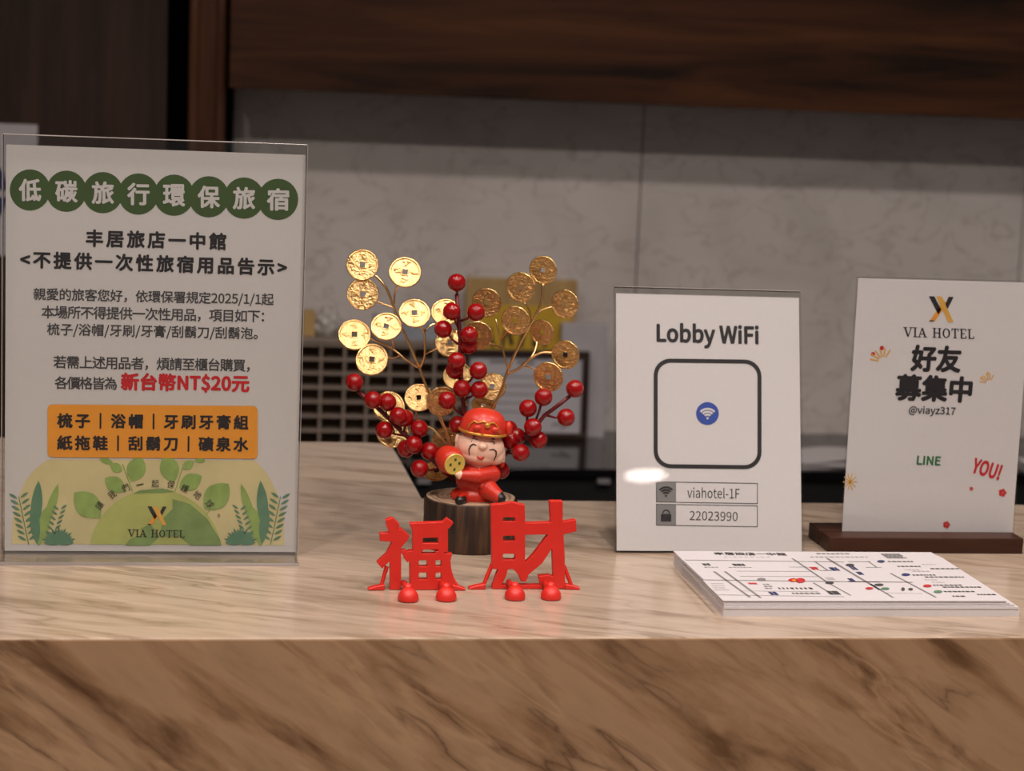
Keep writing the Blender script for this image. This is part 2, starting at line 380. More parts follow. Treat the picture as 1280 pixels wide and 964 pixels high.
def hotel_logo(P, cx, cy, wd, h, layer=2, slope=.02):
    def T(lst): return [(cx+(x-.5)*wd, cy+(.5-y)*h+slope*(x-.5)*wd) for x, y in lst]
    P.polys('printed_emblem', [T([(0, 1), (.22, 1), (.5, .48), (.38, .28)]), T([(.80, 1), (1, 1), (.76, .52), (.62, .62)]), T([(.0, 0), (.18, 0), (.2, .05), (.03, .05)])], M['ink'], layer, 'black strokes of the crossed emblem')
    P.polys('printed_emblem', [T([(.30, 1), (.52, 1), (.99, 0), (.78, 0)])], M['gold'], layer+1, 'gold diagonal of the crossed emblem')
    P.polys('printed_emblem', [T([(.60, .86), (.74, .70), (.22, 0), (.02, 0)])], M['orange'], layer, 'orange diagonal of the crossed emblem')
def serif_text(P, x0, x1, yc, h, m, slope=.02, layer=2, t=1.7):
    # VIA HOTEL in serif capitals drawn stroke by stroke
    adv = {'V': 1.0, 'I': .48, 'A': 1.0, ' ': .55, 'H': 1.05, 'O': 1.0, 'T': .92, 'E': .86, 'L': .82}
    s = 'VIA HOTEL'; tot = sum(adv[c] for c in s)+.12*8; k = (x1-x0)/tot; x = x0; out = []
    th = t; tn = t*.55
    def X(l): return [(a, b+slope*(a-(x0+x1)/2)) for a, b in l]
    for c in s:
        w_ = adv[c]*k; T0, B = yc-h/2, yc+h/2
        def ser(cx, yy, q=k*.24): out.append(X([(cx-q, yy-.45), (cx+q, yy-.45), (cx+q, yy+.45), (cx-q, yy+.45)]))
        def st(a, b, c_, d, wd): out.append(X(seg(a, b, c_, d, wd)))
        if c == 'V': st(x+w_*.12, T0, x+w_*.5, B, th); st(x+w_*.88, T0, x+w_*.5, B, tn); ser(x+w_*.14, T0); ser(x+w_*.86, T0)
        if c == 'I': st(x+w_*.5, T0, x+w_*.5, B, th); ser(x+w_*.5, T0); ser(x+w_*.5, B)
        if c == 'A': st(x+w_*.5, T0, x+w_*.12, B, tn); st(x+w_*.5, T0, x+w_*.88, B, th); st(x+w_*.28, yc+h*.18, x+w_*.72, yc+h*.18, tn); ser(x+w_*.12, B); ser(x+w_*.88, B)
        if c == 'H':
            for q in (.2, .8): st(x+w_*q, T0, x+w_*q, B, th); ser(x+w_*q, T0); ser(x+w_*q, B)
            st(x+w_*.2, yc, x+w_*.8, yc, tn)
        if c == 'O':
            o_ = ell(x+w_*.5, yc, w_*.46, h*.53); i_ = ell(x+w_*.5, yc, w_*.46-th, h*.53-tn)
            out += [X(q) for q in ringq(o_, i_)]
        if c == 'T': st(x+w_*.5, T0, x+w_*.5, B, th); st(x+w_*.06, T0, x+w_*.94, T0, tn); ser(x+w_*.5, B); st(x+w_*.08, T0, x+w_*.08, T0+h*.25, tn); st(x+w_*.92, T0, x+w_*.92, T0+h*.25, tn)
        if c in 'EL':
            st(x+w_*.24, T0, x+w_*.24, B, th); ser(x+w_*.24, T0); st(x+w_*.1, B, x+w_*.9, B, tn); st(x+w_*.88, B, x+w_*.88, B-h*.25, tn)
        if c == 'E': st(x+w_*.1, T0, x+w_*.85, T0, tn); st(x+w_*.24, yc, x+w_*.7, yc, tn); st(x+w_*.84, T0, x+w_*.84, T0+h*.22, tn)
        x += w_+.12*k
    P.polys('lettering', out, m, layer)

# ------------------------------------------------------------------ the setting
WY = 3.0
struct(MB().box(-4, 5, -9, 3.1, -.05, 0).build('floor', M['floor']))
struct(MB().box(-4, 5, -9, 3.1, CEIL, CEIL+.05).build('ceiling', M['ceiling']))
wl = struct(MB().box(-4, 5, WY+.012, WY+.09, 0, CEIL).build('wall_back', M['grout']))
JX = ony(800, 250, WY).x; TW = ony(1277, 300, WY).x-JX
for k in range(-2, 3):
    for z0, z1 in ((.0, .82), (.822, 1.98), (1.982, 2.74)):
        MB().box(JX+TW*k+.001, JX+TW*(k+1)-.001, WY, WY+.012, z0+.001, z1, .0008).build('wall_tile', M['tile'], wl)
# dark wooden screen with a black recess and rounded trims at the left
xa, xb, xc = ony(209, 80, 2.9).x, ony(236, 80, 2.9).x, ony(283, 80, 2.9).x
struct(MB().box(-1.6, xa, 2.88, 2.995, 0, 2.74).build('wall_left', M['panel']))
struct(MB().box(xa, xb, 2.955, 2.995, 0, 2.74).build('trim_1', M['blackgap']))
t2 = struct(MB().box(xb+.004, xc-.004, 2.885, 2.995, 0, 2.74).build('trim_2', M['trim']))
for x in (xb+.0075, xc-.0075):
    MB().tube([(x, 2.886, .0), (x, 2.886, 2.74)], .0075, 16).build('rounded_bead', M['trim'], t2, smooth='all')
struct(MB().box(xc, xc+.011, 2.93, 2.998, 0, 2.74).build('trim_3', M['blackgap']))
# overhead cabinet run
CZ = 1.4469
oc = thing('overhead_cabinet', 'long dark walnut cabinet front running along the top of the wall above the marble tiles', 'cabinet', (0, 2.85, CZ))
MB().box(xc+.004, 2.3, 0, .018, 0, .62, .0015).build('cabinet_front', M['walnut'], oc)
MB().box(xc+.012, 2.3, .018, .148, .0, .62).build('cabinet_body', M['panel'], oc)

# reception counter
ZT = 1.10; YF = onz(640, 797.3, ZT).y
ct = thing('reception_counter', 'beige veined marble reception counter across the whole foreground', 'counter', (0, YF, 0))
F0 = YF
def counter_poly():
    xr = onz(505, 570, ZT).x; yb = 1.703
    pts = [(-1.5, YF), (1.8, YF), (1.8, yb), (.20, yb), (.192, yb+.006), (.190, 1.93)]
    for k in range(1, 7):
        a = k*PI/2/6; pts.append((.165+.025*math.cos(a), 1.96+.025*math.sin(a)))
    pts += [(-1.5, 1.985)]
    return pts
b = bmesh.new(); fc = b.faces.new([b.verts.new((x, y-YF, ZT-.03)) for x, y in counter_poly()])
g = bmesh.ops.extrude_face_region(b, geom=[fc]); tv = [v for v in g['geom'] if isinstance(v, bmesh.types.BMVert)]
bmesh.ops.translate(b, vec=(0, 0, .03), verts=tv); bmesh.ops.recalc_face_normals(b, faces=b.faces)
te = [e for e in b.edges if all(v.co.z > ZT-.001 for v in e.verts)]
bmesh.ops.bevel(b, geom=te, offset=.0018, segments=3, affect='EDGES', profile=.5)
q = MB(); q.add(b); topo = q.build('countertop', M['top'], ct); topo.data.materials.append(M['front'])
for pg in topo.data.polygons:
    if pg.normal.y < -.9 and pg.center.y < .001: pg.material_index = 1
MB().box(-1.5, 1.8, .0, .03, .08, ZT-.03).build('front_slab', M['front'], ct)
MB().box(-1.5, 1.8, .031, .40, .0, ZT-.031).build('counter_body', M['blackm'], ct)
MB().box(-1.5, .18, .40, .70, .0, ZT-.031).build('counter_body', M['blackm'], ct)

# black back desk under the wall
SZ = .945; SY = 2.675
sd = thing('back_desk', 'black glossy back desk against the wall behind the counter', 'desk', (0, SY, 0))
MB().box(.06, 2.2, 0, .32, SZ-.012, SZ, .001).build('desk_top', M['gloss'], sd)
MB().box(.08, 2.2, .01, .32, 0, SZ-.012).build('desk_body', M['blackm'], sd)
for px in (530, 755):
    p = ony(px, 602, SY); MB().box(p.x-.009, p.x+.009, -.002, .012, p.z-.0035, p.z+.0035, .0005).build('label_holder', M['midgrey'], sd)

# pigeonhole rack on the back desk
rk = thing('pigeonhole_rack', 'taupe pigeonhole rack with dark cells standing on the back desk behind the coin branches', 'rack', (0, 2.83, SZ))
fr = Frame(rk)
xs = [fr.at(x, 490).x for x in (372.5, 400.5, 430, 458.5, 486.4, 514.3, 542.3, 570)]
zs = [fr.at(470, y).z for y in (433, 451, 468.5, 486, 504, 521.8, 540)]
x0, x1, z1 = xs[0]-.024*4, xs[-1]+.012, zs[0]+.003
MB().box(x0, x1, .035, .04, 0, z1).build('back_panel', M['rackback'], rk)
for z in zs: MB().box(x0, x1, 0, .035, z-.0017, z+.0017).build('shelf', M['rack'], rk)
for x in [xs[0]-.0335*k for k in (3, 2, 1)]+xs: MB().box(x-.0018, x+.0018, .001, .035, 0, z1-.002).build('divider', M['rack'], rk)
MB().box(x0, x1, -.002, .113, z1, z1+.006, .0008).build('top_board', M['rack'], rk)
TZ = SZ+z1+.006
# odds and ends on the rack
o = MB().box(ony(377, 410, 2.88).x, ony(393, 410, 2.88).x, 2.86, 2.90, TZ, ony(385, 388, 2.88).z, .001).build('wooden_block', M['cork'])
tag(o, 'upright brown wooden block on the rack top beside the large notice', 'block')
bm = MB(); c = ony(409, 415, 2.87)
bmesh.ops.create_icosphere(bm.bm, subdivisions=4, radius=1)
for v in bm.bm.verts:
    n = noise.noise(v.co*2.3)*.35+noise.noise(v.co*6)*.12; v.co *= (1+n); v.co = Vector((v.co.x*.020, v.co.y*.018, max(v.co.z*.022, -.018)))
    v.co += Vector((c.x, c.y, TZ+.018))
tag(bm.build('plastic_bag', M['film'], smooth='all'), 'crumpled cloudy plastic bag on the rack top beside the wooden block', 'bag')
bx_ = thing('carton', 'low blue grey carton lying on the rack top behind the coins', 'box', (ony(512, 420, 2.87).x, 2.86, TZ))
MB().box(-.052, .052, -.025, .025, 0, .026, .001).build('carton_body', M['bluebox'], bx_)
MB().box(-.0535, .0535, -.0265, .0265, .0262, .033, .001).build('lid', M['cert'], bx_)

# award plaque, certificate and grey board leaning on the wall
pa = ony(583, 348, 2.96); pb = ony(722, 348, 2.96)
pq = thing('award_plaque', 'tan wooden plaque with a yellow band leaning on the wall behind the framed certificate', 'plaque', (0, 2.955, SZ), )
fr = Frame(pq)
zt = fr.at(650, 349).z; zb2 = fr.at(650, 398).z
MB().box(pa.x, pb.x, 0, .016, 0, zt, .002).build('plaque_board', M['cork'], pq)
MB().box(fr.at(592, 400).x, fr.at(712, 400).x, -.002, -.0002, fr.at(650, 445).z, fr.at(650, 382).z).build('yellow_band', M['yellow'], pq)
P = Print(fr, -.0022, pq)
P.polys('printed_marks', [seg(627, 436, 634, 404, 4), seg(634, 404, 640, 432, 5), seg(650, 434, 656, 410, 6), seg(668, 412, 668, 434, 6), seg(612, 410, 616, 434, 5), seg(684, 410, 680, 434, 5)], M['ink'], 0)
cf = thing('certificate_frame', 'certificate in a dark brown frame standing on the black back desk', 'picture frame', (0, 2.90, SZ+.001), (-.04, 0, 0))
fr = Frame(cf)
fx0, fx1 = fr.at(578, 490).x, fr.at(736, 490).x; fz1 = fr.at(660, 438).z; fz0 = 0
bw = .010
MB().box(fx0, fx1, 0, .012, fz1-bw, fz1, .001).build('frame_rail', M['frame'], cf)
MB().box(fx0, fx1, 0, .012, fz0, fz0+bw, .001).build('frame_rail', M['frame'], cf)
for a in (fx0, fx1-bw): MB().box(a, a+bw, 0, .012, fz0+bw, fz1-bw, .001).build('frame_stile', M['frame'], cf)
MB().box(fx0+bw, fx1-bw, .006, .010, fz0+bw, fz1-bw).build('certificate_sheet', M['cert'], cf)
P = Print(fr, .006, cf)
ln = [seg(612, 452, 636, 453, 4), seg(646, 453, 668, 454, 4)]
for k in range(5): ln.append(seg(604, 470+k*11, 690-(k % 2)*12, 472+k*11, 1.6))
ln.append(seg(690, 531, 716, 529, 3)); ln.append(seg(700, 536, 712, 530, 2.5))
P.polys('printed_lines', ln, M['midgrey'], 0)
gb = thing('grey_board', 'plain pale grey upright board right of the framed certificate', 'board', (0, 2.93, SZ))
fr = Frame(gb)
MB().box(fr.at(700, 480).x, fr.at(757, 480).x, 0, .02, 0, fr.at(740, 405).z, .001).build('board_panel', M['boardgrey'], gb)
MB().box(fr.at(757, 480).x-.003, fr.at(757, 480).x+.0005, -.0015, .021, 0, fr.at(740, 405).z-.001, .0005).build('edge_strip', M['cert'], gb)

# papers on the back desk, right of the WiFi sign
def sheet_stack(name, label, px, py, wd, n, rz):
    t = thing(name, label, 'papers', (*onz(px, py, SZ).xy, SZ), (0, 0, rz))
    z = 0.0
    for k in range(n):
        bmx = MB(); b = bmesh.new(); bmesh.ops.create_grid(b, x_segments=12, y_segments=4, size=.5)
        ox, oy, rr = random.uniform(-.008, .008), random.uniform(-.006, .006), random.uniform(-.1, .1)
        for v in b.verts:
            x, y = v.co.x*wd, v.co.y*.10; zz = z+.0012*k+.006*(k/n)*(math.sin(x*38+k)+1)*.5
            v.co = Vector((x*math.cos(rr)-y*math.sin(rr)+ox, x*math.sin(rr)+y*math.cos(rr)+oy, zz+.0006))
        g = bmesh.ops.extrude_face_region(b, geom=b.faces[:]); bmesh.ops.translate(b, vec=(0, 0, .0008), verts=[v for v in g['geom'] if isinstance(v, bmesh.types.BMVert)])
        bmesh.ops.recalc_face_normals(b, faces=b.faces)
        bmx.add(b); bmx.build('sheet', M['papergrey'], t, smooth=True)
    return t
sheet_stack('loose_papers', 'loose curled white papers on the black desk seen between the two right signs', 1010, 578, .20, 7, .05)
sheet_stack('loose_papers', 'white papers on the black desk just right of the sign on the wooden base', 1335, 590, .12, 5, -.1)

# notice with a blue disc on the dark screen behind the large sign
nt_ = thing('wall_notice', 'white notice with a blue disc pinned to the dark screen behind the large sign', 'notice', (0, 2.8785, 0))
fr = Frame(nt_)
a = fr.at(-60, 156); c = fr.at(47, 156); d = fr.at(20, 320)
MB().box(a.x, c.x, 0, .0012, d.z, c.z).build('notice_sheet', M['boardgrey'], nt_)
P = Print(fr, 0, nt_)
P.poly('printed_disc', ell(-22, 240, 32, 42), M['navy'], 0)
P.poly('printed_band', seg(-60, 238, 12, 243, 8), M['lightgrey'], 1)

# ------------------------------------------------------------------ left A4 notice in acrylic holder
ls = thing('sign_holder', 'tall clear acrylic holder at the left with a green headed Chinese notice', 'sign', (0, 1.487, ZT))
fr = Frame(ls)
X0, X1 = fr.at(5, 168).x, fr.at(384, 182).x; X0 -= .0005
Hh = fr.at(200, 175).z
MB().box(X0, X1, -.0042, -.0016, .0026, Hh, .0005).build('front_pane', M['acr'], ls)
MB().box(X0, X1, .0016, .0042, .0026, Hh, .0005).build('back_pane', M['acr'], ls)
MB().box(X0, X1, -.0342, .0342, 0, .0025, .0006).build('base_plate', M['acr'], ls)
MB().box(X0+.002, X1-.001, -.0001, .0003, fr.at(200, 693.5).z+.0025, fr.at(200, 187.3).z).build('paper_sheet', M['paper'], ls)
MB().box(X0, X1, -.0042, .0042, Hh, Hh+.0007, .0002).build('edge_glint', M['edge'], ls)  # thin strips added as the bright lines of light on the edges
for x in (X0-.0004, X1): MB().box(x, x+.0004, -.0042, .0042, .003, Hh).build('edge_glint', M['edge'], ls)
MB().box(X0, X1, -.0347, -.0342, .0002, .0023).build('edge_glint', M['edge'], ls)
P = Print(fr, -.0001, ls)
cs = [(37.5, 237.5), (83, 239), (128.5, 240.8), (173, 242.5), (217.5, 244), (261, 246), (305, 247.6), (347.5, 249.2)]
P.polys('printed_discs', [ell(x, y, 25.3, 25.8) for x, y in cs], M['green'], 0, 'row of dark green discs behind the heading')
for (x, y), ch in zip(cs, '低碳旅行環保旅宿'):
    P.text(ch, x-13.2, y, x+13.2, y+.4, 26.5, M['paper'], .026, 2)
P.text('丰居旅店一中館', 108, 297.5, 282, 302, 20.5, M['ink'], .030, 1, True)
P.text('<不提供一次性旅宿用品告示>', 26, 324, 358, 334.5, 20.5, M['ink'], .030, 1, True)
P.text('親愛的旅客您好，依環保署規定2025/1/1起', 42, 368, 342, 375, 16.3, M['inkgrey'], .012, 1, True)
P.text('本場所不得提供一次性用品，項目如下：', 52, 390, 330, 395.5, 15.8, M['inkgrey'], .012, 1, True)
P.text('梳子/浴帽/牙刷/牙膏/刮鬍刀/刮鬍泡。', 59, 412, 322, 417.5, 16.3, M['inkgrey'], .012, 1, True)
P.text('若需上述用品者，煩請至櫃台購買，', 67, 452.5, 312, 457, 15.8, M['inkgrey'], .012, 1, True)
P.text('各價格皆為', 68.5, 478.3, 146, 479.5, 15.5, M['inkgrey'], .012, 1, True)
P.text('新台幣NT$20元', 152, 477.5, 311, 480, 21.5, M['redink'], .036, 1, True)
P.poly('printed_panel', rrect(59.5, 506.5, 322, 572.5, 6, skew=.008), M['orange'], 4, 'rounded orange panel')
P.text('梳子｜浴帽｜牙刷牙膏組', 72, 525.5, 310, 528, 18.5, M['ink'], .03, 6, True)
P.text('紙拖鞋｜刮鬍刀｜礦泉水', 72, 553.2, 310, 555.5, 18.5, M['ink'], .03, 6, True)
def L2(X, Y): return (X/3.2, 430+Y/3.2)
P.poly('printed_picture', [L2(*p) for p in ((45, 800), (52, 700), (70, 620), (100, 550), (140, 500), (190, 462), (1020, 466), (1070, 520), (1110, 600), (1135, 700), (1137, 806))], M['yel'], 0, 'pale yellow watercolour ground')
gl = [(194+83.5*math.cos(a), 696-84.5*math.sin(a)) for a in [math.radians(10.5+k*159/30) for k in range(31)]]
gl = [(x, min(y, 682)) for x, y in gl]
P.poly('printed_globe', gl, M['globe'], 2, 'green half globe')
P.polys('printed_land', [[L2(*p) for p in ((690, 620), (760, 640), (830, 700), (880, 780), (886, 806), (760, 806), (720, 770), (640, 770), (650, 700), (690, 660))],
    [L2(*p) for p in ((500, 806), (520, 780), (580, 760), (560, 740), (600, 720), (640, 770), (600, 806))], [L2(*p) for p in ((530, 600), (560, 585), (650, 578), (700, 590), (650, 596), (580, 596))]], M['land'], 3)
P.polys('printed_leaves', [leafp(*L2(545, 500), 34, 24, -1.2), leafp(*L2(465, 495), 17, 12, .5), leafp(*L2(425, 468), 18, 7, .3), leafp(*L2(460, 562), 30, 20, .55),
    leafp(*L2(350, 643), 45, 31, .75), leafp(*L2(678, 498), 36, 24, 1.25), leafp(*L2(752, 484), 17, 11, -.5), leafp(*L2(800, 466), 14, 6, 0), leafp(*L2(762, 552), 32, 21, -.5), leafp(*L2(866, 610), 44, 31, -.8)], M['leaf'], 3)
for sg_ in [seg(*L2(490, 480), *L2(530, 590), 1.2), seg(*L2(735, 480), *L2(700, 590), 1.2), seg(*L2(330, 620), *L2(400, 700), 1), seg(*L2(890, 590), *L2(820, 690), 1)]: P.poly('printed_stem', sg_, M['leaf'], 3)
arcch = '讓我們一起保護地球。'
apos = [(398, 645, -.85), (448, 602, -.6), (502, 575, -.4), (560, 562, -.2), (621, 558, .0), (684, 562, .18), (740, 577, .42), (790, 603, .6), (838, 640, .85), (875, 686, 0)]
for ch, (X, Y, r) in zip(arcch, apos):
    x, y = L2(X, Y); h = 4.6 if ch != '。' else 1.8; hh_ = 1.3 if ch == '一' else 2*h+.5; dx, dy = h*math.cos(r), h*math.sin(r)
    P.text(ch, x-dx, y+.0-dy, x+dx, y+dy, hh_, M['ink'], .0, 7)
hotel_logo(P, 196.3, 644.5, 24, 23, 5); serif_text(P, 160.5, 231, 666.8, 8.5, M['ink'], .015, 6, 1.5)
for mir in (False, True):
    def Q(X, Y): return L2(1197-X if mir else X, Y)
    sg = -1 if mir else 1
    tl = [leafp(*Q(147, 645), 62, 14, PI/2+.08*sg), leafp(*Q(140, 720), 52, 12, PI/2-.12*sg)]
    gl2 = [leafp(*Q(205, 650), 60, 11, PI/2+.3*sg), leafp(*Q(170, 730), 50, 17, PI/2+.2*sg)]
    fern = []
    for k in range(8):
        X, Y = 75+k*5, 610+k*24
        fern.append(seg(*Q(X, Y), *Q(X+5, Y+24), 1)); fern.append(leafp(*Q(X-22, Y-2), 12, 3.2, .5*sg)); fern.append(leafp(*Q(X+22, Y-6), 12, 3.2, -.6*sg))
    for k in range(6):
        X, Y = 240-k*6, 655+k*20
        fern.append(leafp(*Q(X-16, Y), 9, 2.6, .6*sg)); fern.append(leafp(*Q(X+16, Y-4), 9, 2.6, -.6*sg))
    bush = []
    for k in range(15):
        a = PI*(k+.5)/15; cx_, cy_ = 235, 800; l = 62+8*(k % 2)
        bush.append(leafp(*Q(cx_+l*.5*math.cos(a), cy_-l*.5*math.sin(a)), l/3.2, 4.5, -a*sg))
    P.polys('printed_leaves', gl2, M['leaf'], 3); P.polys('printed_leaves', fern+tl+bush, M['teal'], 4, 'blue green fern fronds')

# ------------------------------------------------------------------ WiFi sign, leaning back
LEAN = math.radians(14)
ws = thing('sign_holder', 'leaning clear acrylic holder with the white Lobby WiFi notice', 'sign', (0, 1.50, ZT), (-LEAN, 0, 0))
fr = Frame(ws)
X0, X1 = fr.at(768, 520).x, fr.at(1002.4, 520).x; Hh = fr.at(885, 362).z
MB().box(X0, X1, -.0030, -.0010, .0008, Hh, .0004).build('front_pane', M['acr'], ws)
MB().box(X0, X1, .0010, .0030, .0008, Hh, .0004).build('back_pane', M['acr'], ws)
MB().box(X0+.0015, X1-.0015, -.0003, .0003, .002, Hh-.0048).build('paper_sheet', M['papergrey'], ws)
# foot folded forward and strut folded back on the countertop (level although the pane leans)
ca, sa = math.cos(LEAN), math.sin(LEAN)
def lvl(y, z): return (y*ca - z*sa, y*sa + z*ca)    # world offsets (y,z) -> local
ft = MB()
def slab(mb, x0, x1, ya, yb, za, zb):
    c = [lvl(y, z) for y, z in ((ya, za), (yb, za), (yb, zb), (ya, zb))]
    b = bmesh.new(); A = [b.verts.new((x0, *p)) for p in c]; B = [b.verts.new((x1, *p)) for p in c]
    b.faces.new(A[::-1]); b.faces.new(B)
    for k in range(4): b.faces.new((A[k], A[(k+1) % 4], B[(k+1) % 4], B[k]))
    bmesh.ops.recalc_face_normals(b, faces=b.faces); mb.add(b)
slab(ft, X0, X1, .004, .072, .0001, .0022); ft.build('foot_plate', M['acr'], ws)
MB().box(X0, X1, -.003, .003, Hh, Hh+.0004).build('edge_glint', M['edge'], ws)
P = Print(fr, -.0003, ws)
P.text('Lobby WiFi', 821.5, 418.6, 947.5, 421.8, 29, M['ink'], .030, 1)
o_ = rrect(817, 449, 951.8, 586, 21, skew=.012); i_ = rrect(822, 454, 946.8, 581, 16.5, skew=.012)
P.polys('printed_frame', ringq(o_, i_), M['ink'], 1, 'thick black rounded square outline')
P.poly('printed_badge', ell(884.2, 517, 14.2, 14.2), M['blue'], 2, 'round blue WiFi badge')
def wifi(cx, cy, r, m, ly):
    P.polys('printed_icon', [arc_band(cx, cy, r*k-r*.11, r*k+r*.11, math.radians(42), math.radians(138)) for k in (.38, .68, .98)]+[ell(cx, cy, r*.13, r*.13, n=12)], m, ly, 'WiFi symbol')
wifi(884.2, 523, 12, M['papergrey'], 4)
for y0, y1 in ((603, 629), (631, 658)):
    P.polys('printed_box', ringq(rrect(820, y0, 947, y1, .3, 1, .016), rrect(820.8, y0+.8, 946.2, y1-.8, .2, 1, .016)), M['inkgrey'], 1)
    P.poly('printed_cell', rrect(820.6, y0-.6, 845, y1-1.6, .2, 1, .012), M['midgrey'], 1)
wifi(832.3, 620, 11, M['ink'], 3)
P.polys('printed_icon', [rrect(826, 642.5, 839, 652, 1, 3), arc_band(832.5, 642, 3.4, 4.9, 0, PI)], M['ink'], 3, 'padlock symbol')
P.text('viahotel-1F', 859, 615.6, 924.5, 617, 13.5, M['inkgrey'], .0, 1)
P.text('22023990', 862, 644.6, 922, 645.8, 11.5, M['inkgrey'], .0, 1)

# ------------------------------------------------------------------ right sign in a wooden base
rs = thing('sign_holder', 'acrylic sign at the right standing in a dark wooden base with friend invitation', 'sign', (0, 1.53, ZT))
fr = Frame(rs)
X0 = fr.at(1071.5, 345.5).x; X1 = X0+.1475; Hh = fr.at(1150, 348).z
bx0, bx1 = fr.at(1037, 672, -.026).x, fr.at(1278.5, 690, -.026).x
def base_block():
    b = MB(); z1 = .0125
    b.box(bx0, bx1, -.026, -.0045, 0, z1, .0008); return b
MB().box(bx0, bx1, -.026, -.0022, 0, .0128, .0007).build('base_front_rail', M['nutwood'], rs)
MB().box(bx0, bx1, .0022, .030, 0, .0128, .0007).build('base_back_rail', M['nutwood'], rs)
MB().box(bx0+.0005, bx1-.0005, -.0022, .0022, 0, .0045).build('base_slot_floor', M['nutwood'], rs)
MB().box(X0, X1, -.0020, -.0006, .0046, Hh, .0003).build('front_pane', M['acr'], rs)
MB().box(X0, X1, .0006, .0020, .0046, Hh, .0003).build('back_pane', M['acr'], rs)
MB().box(X0+.001, X1-.001, -.0002, .0002, .0048, Hh-.0012).build('paper_sheet', M['papergrey'], rs)
P = Print(fr, -.0002, rs)
hotel_logo(P, 1176.5, 386.5, 31, 31.5, 1, .03); serif_text(P, 1130, 1218, 416.3, 11.3, M['ink'], .03, 1, 2.0)
P.text('好友', 1140, 447.5, 1200.5, 449.5, 31, M['ink'], .034, 1)
P.text('募集中', 1120.5, 484, 1214, 487.5, 31, M['ink'], .034, 1)
P.text('@viayz317', 1136, 513.2, 1194, 515.2, 12, M['inkgrey'], .02, 1)
P.text('LINE', 1146.5, 575.2, 1175.5, 576.4, 10.5, M['qrgreen'], .03, 1)
P.text('YOU!', 1216.5, 581.5, 1250.5, 591, 18, M['redink'], .035, 1)
def burst(cx, cy, s, cols):
    g1 = [seg(cx+s*math.cos(a)*.35, cy-s*math.sin(a)*.35, cx+s*math.cos(a), cy-s*math.sin(a), s*.10) for a in [math.radians(q) for q in (60, 82, 104, 126, 148, 170)]]
    P.polys('printed_firework', g1, M['gold'], 1)
    P.polys('printed_firework', [ell(cx-s*.75, cy-s*.55, s*.16, s*.16, n=10), ell(cx-s*.1, cy-s*1.0, s*.16, s*.16, n=10)], M[cols], 1)
burst(1104, 452, 17, 'redink'); burst(1236, 479, 12, 'gold')
P.polys('printed_snowflake', [seg(1062.5-9*math.cos(a), 602.5-11*math.sin(a), 1062.5+9*math.cos(a), 602.5+11*math.sin(a), 1.2) for a in [k*PI/5 for k in range(5)]], M['gold'], 1)
for cx, cy, s in ((1253, 616, 5.2), (1183, 656, 4.6), (1214, 611, 2.5)):
    P.polys('printed_flower', [ell(cx+s*.55*math.cos(k*2*PI/5), cy+s*.55*math.sin(k*2*PI/5), s*.45, s*.45, n=10) for k in range(5)], M['redink'], 1)

# ------------------------------------------------------------------ map pad
PT = .0112
pl = onz(905, 751, ZT+PT); pbk = onz(826, 687, ZT+PT)
mp_ = thing('map_pad', 'thick pad of printed town maps lying in front of the two right signs', 'paper pad', (pl.x, pl.y, ZT), (0, 0, 0))
fr = Frame(mp_)
PW, PD = .206, .151
sk = (pbk.x-pl.x)/PD*.0
def sheetbox(name, x0, x1, y0, y1, z0, z1, rz=0, curl=0, m='padpaper'):
    b = bmesh.new(); bmesh.ops.create_grid(b, x_segments=16, y_segments=6, size=.5)
    for v in b.verts:
        x = x0+(v.co.x+.5)*(x1-x0); y = y0+(v.co.y+.5)*(y1-y0)
        t = max(0, (x-(x1-.05))/.05); u = max(0, 1-(y-y0)/.06)
        zz = z0+curl*t*t*u
        v.co = Vector((x*math.cos(rz)-y*math.sin(rz), x*math.sin(rz)+y*math.cos(rz), zz))
    g = bmesh.ops.extrude_face_region(b, geom=b.faces[:]); bmesh.ops.translate(b, vec=(0, 0, z1-z0), verts=[v for v in g['geom'] if isinstance(v, bmesh.types.BMVert)])
    bmesh.ops.recalc_face_normals(b, faces=b.faces); q = MB(); q.add(b); return q.build(name, M[m], mp_, smooth=True)
sheetbox('page_block', .0, PW+.010, 0, PD, .0, .0052)
lays = [(.0054, .0016, .0000, .0), (.0073, .0012, .0003, .002), (.0087, .0010, -.0002, -.001), (.0098, .0005, .0002, .0)]
for k, (z, th, dx, dr) in enumerate(lays):
    sheetbox('page_layer', dx, PW+dx+.003*(3-k), -.0006+.0008*k, PD-.001*k, z, z+th, dr, 0)
sheetbox('top_page', -.0006, PW, .0004, PD, PT-.0007, PT, 0, 0)
P = Print(fr, PT, mp_, flat=True)
def C7(X, Y): return (840+X/4.923, 680+Y/4.923)
def C8(X, Y): return (1060+X/5.818, 680+Y/5.818)
def gs(a, b, wpx, C=C7):   # ground line with real width in metres
    p, q = P.uv(*C(*a)), P.uv(*C(*b)); d = (q-p).normalized(); n = Vector((-d.y, d.x))*wpx*.75
    return [p+n, q+n, q-n, p-n]
def groads(name, lst, m, layer=0):
    V, F = [], []
    for s_ in lst: F.append(tuple(range(len(V), len(V)+4))); V += s_
    return P._obj(name, V, F, M[m], layer)
groads('printed_roads', [gs((60, 100), (190, 222), .0012), gs((165, 222), (1280, 236), .0014), gs((258, 170), (480, 330), .0014), gs((325, 170), (545, 333), .0014),
    gs((740, 90), (960, 240), .0012), gs((960, 240), (1100, 318), .001), gs((955, 90), (1280, 285), .0016), gs((880, 110), (960, 165), .001), gs((870, 240), (955, 292), .001),
    gs((130, 200), (160, 600), .0)] [:9], 'midgrey')
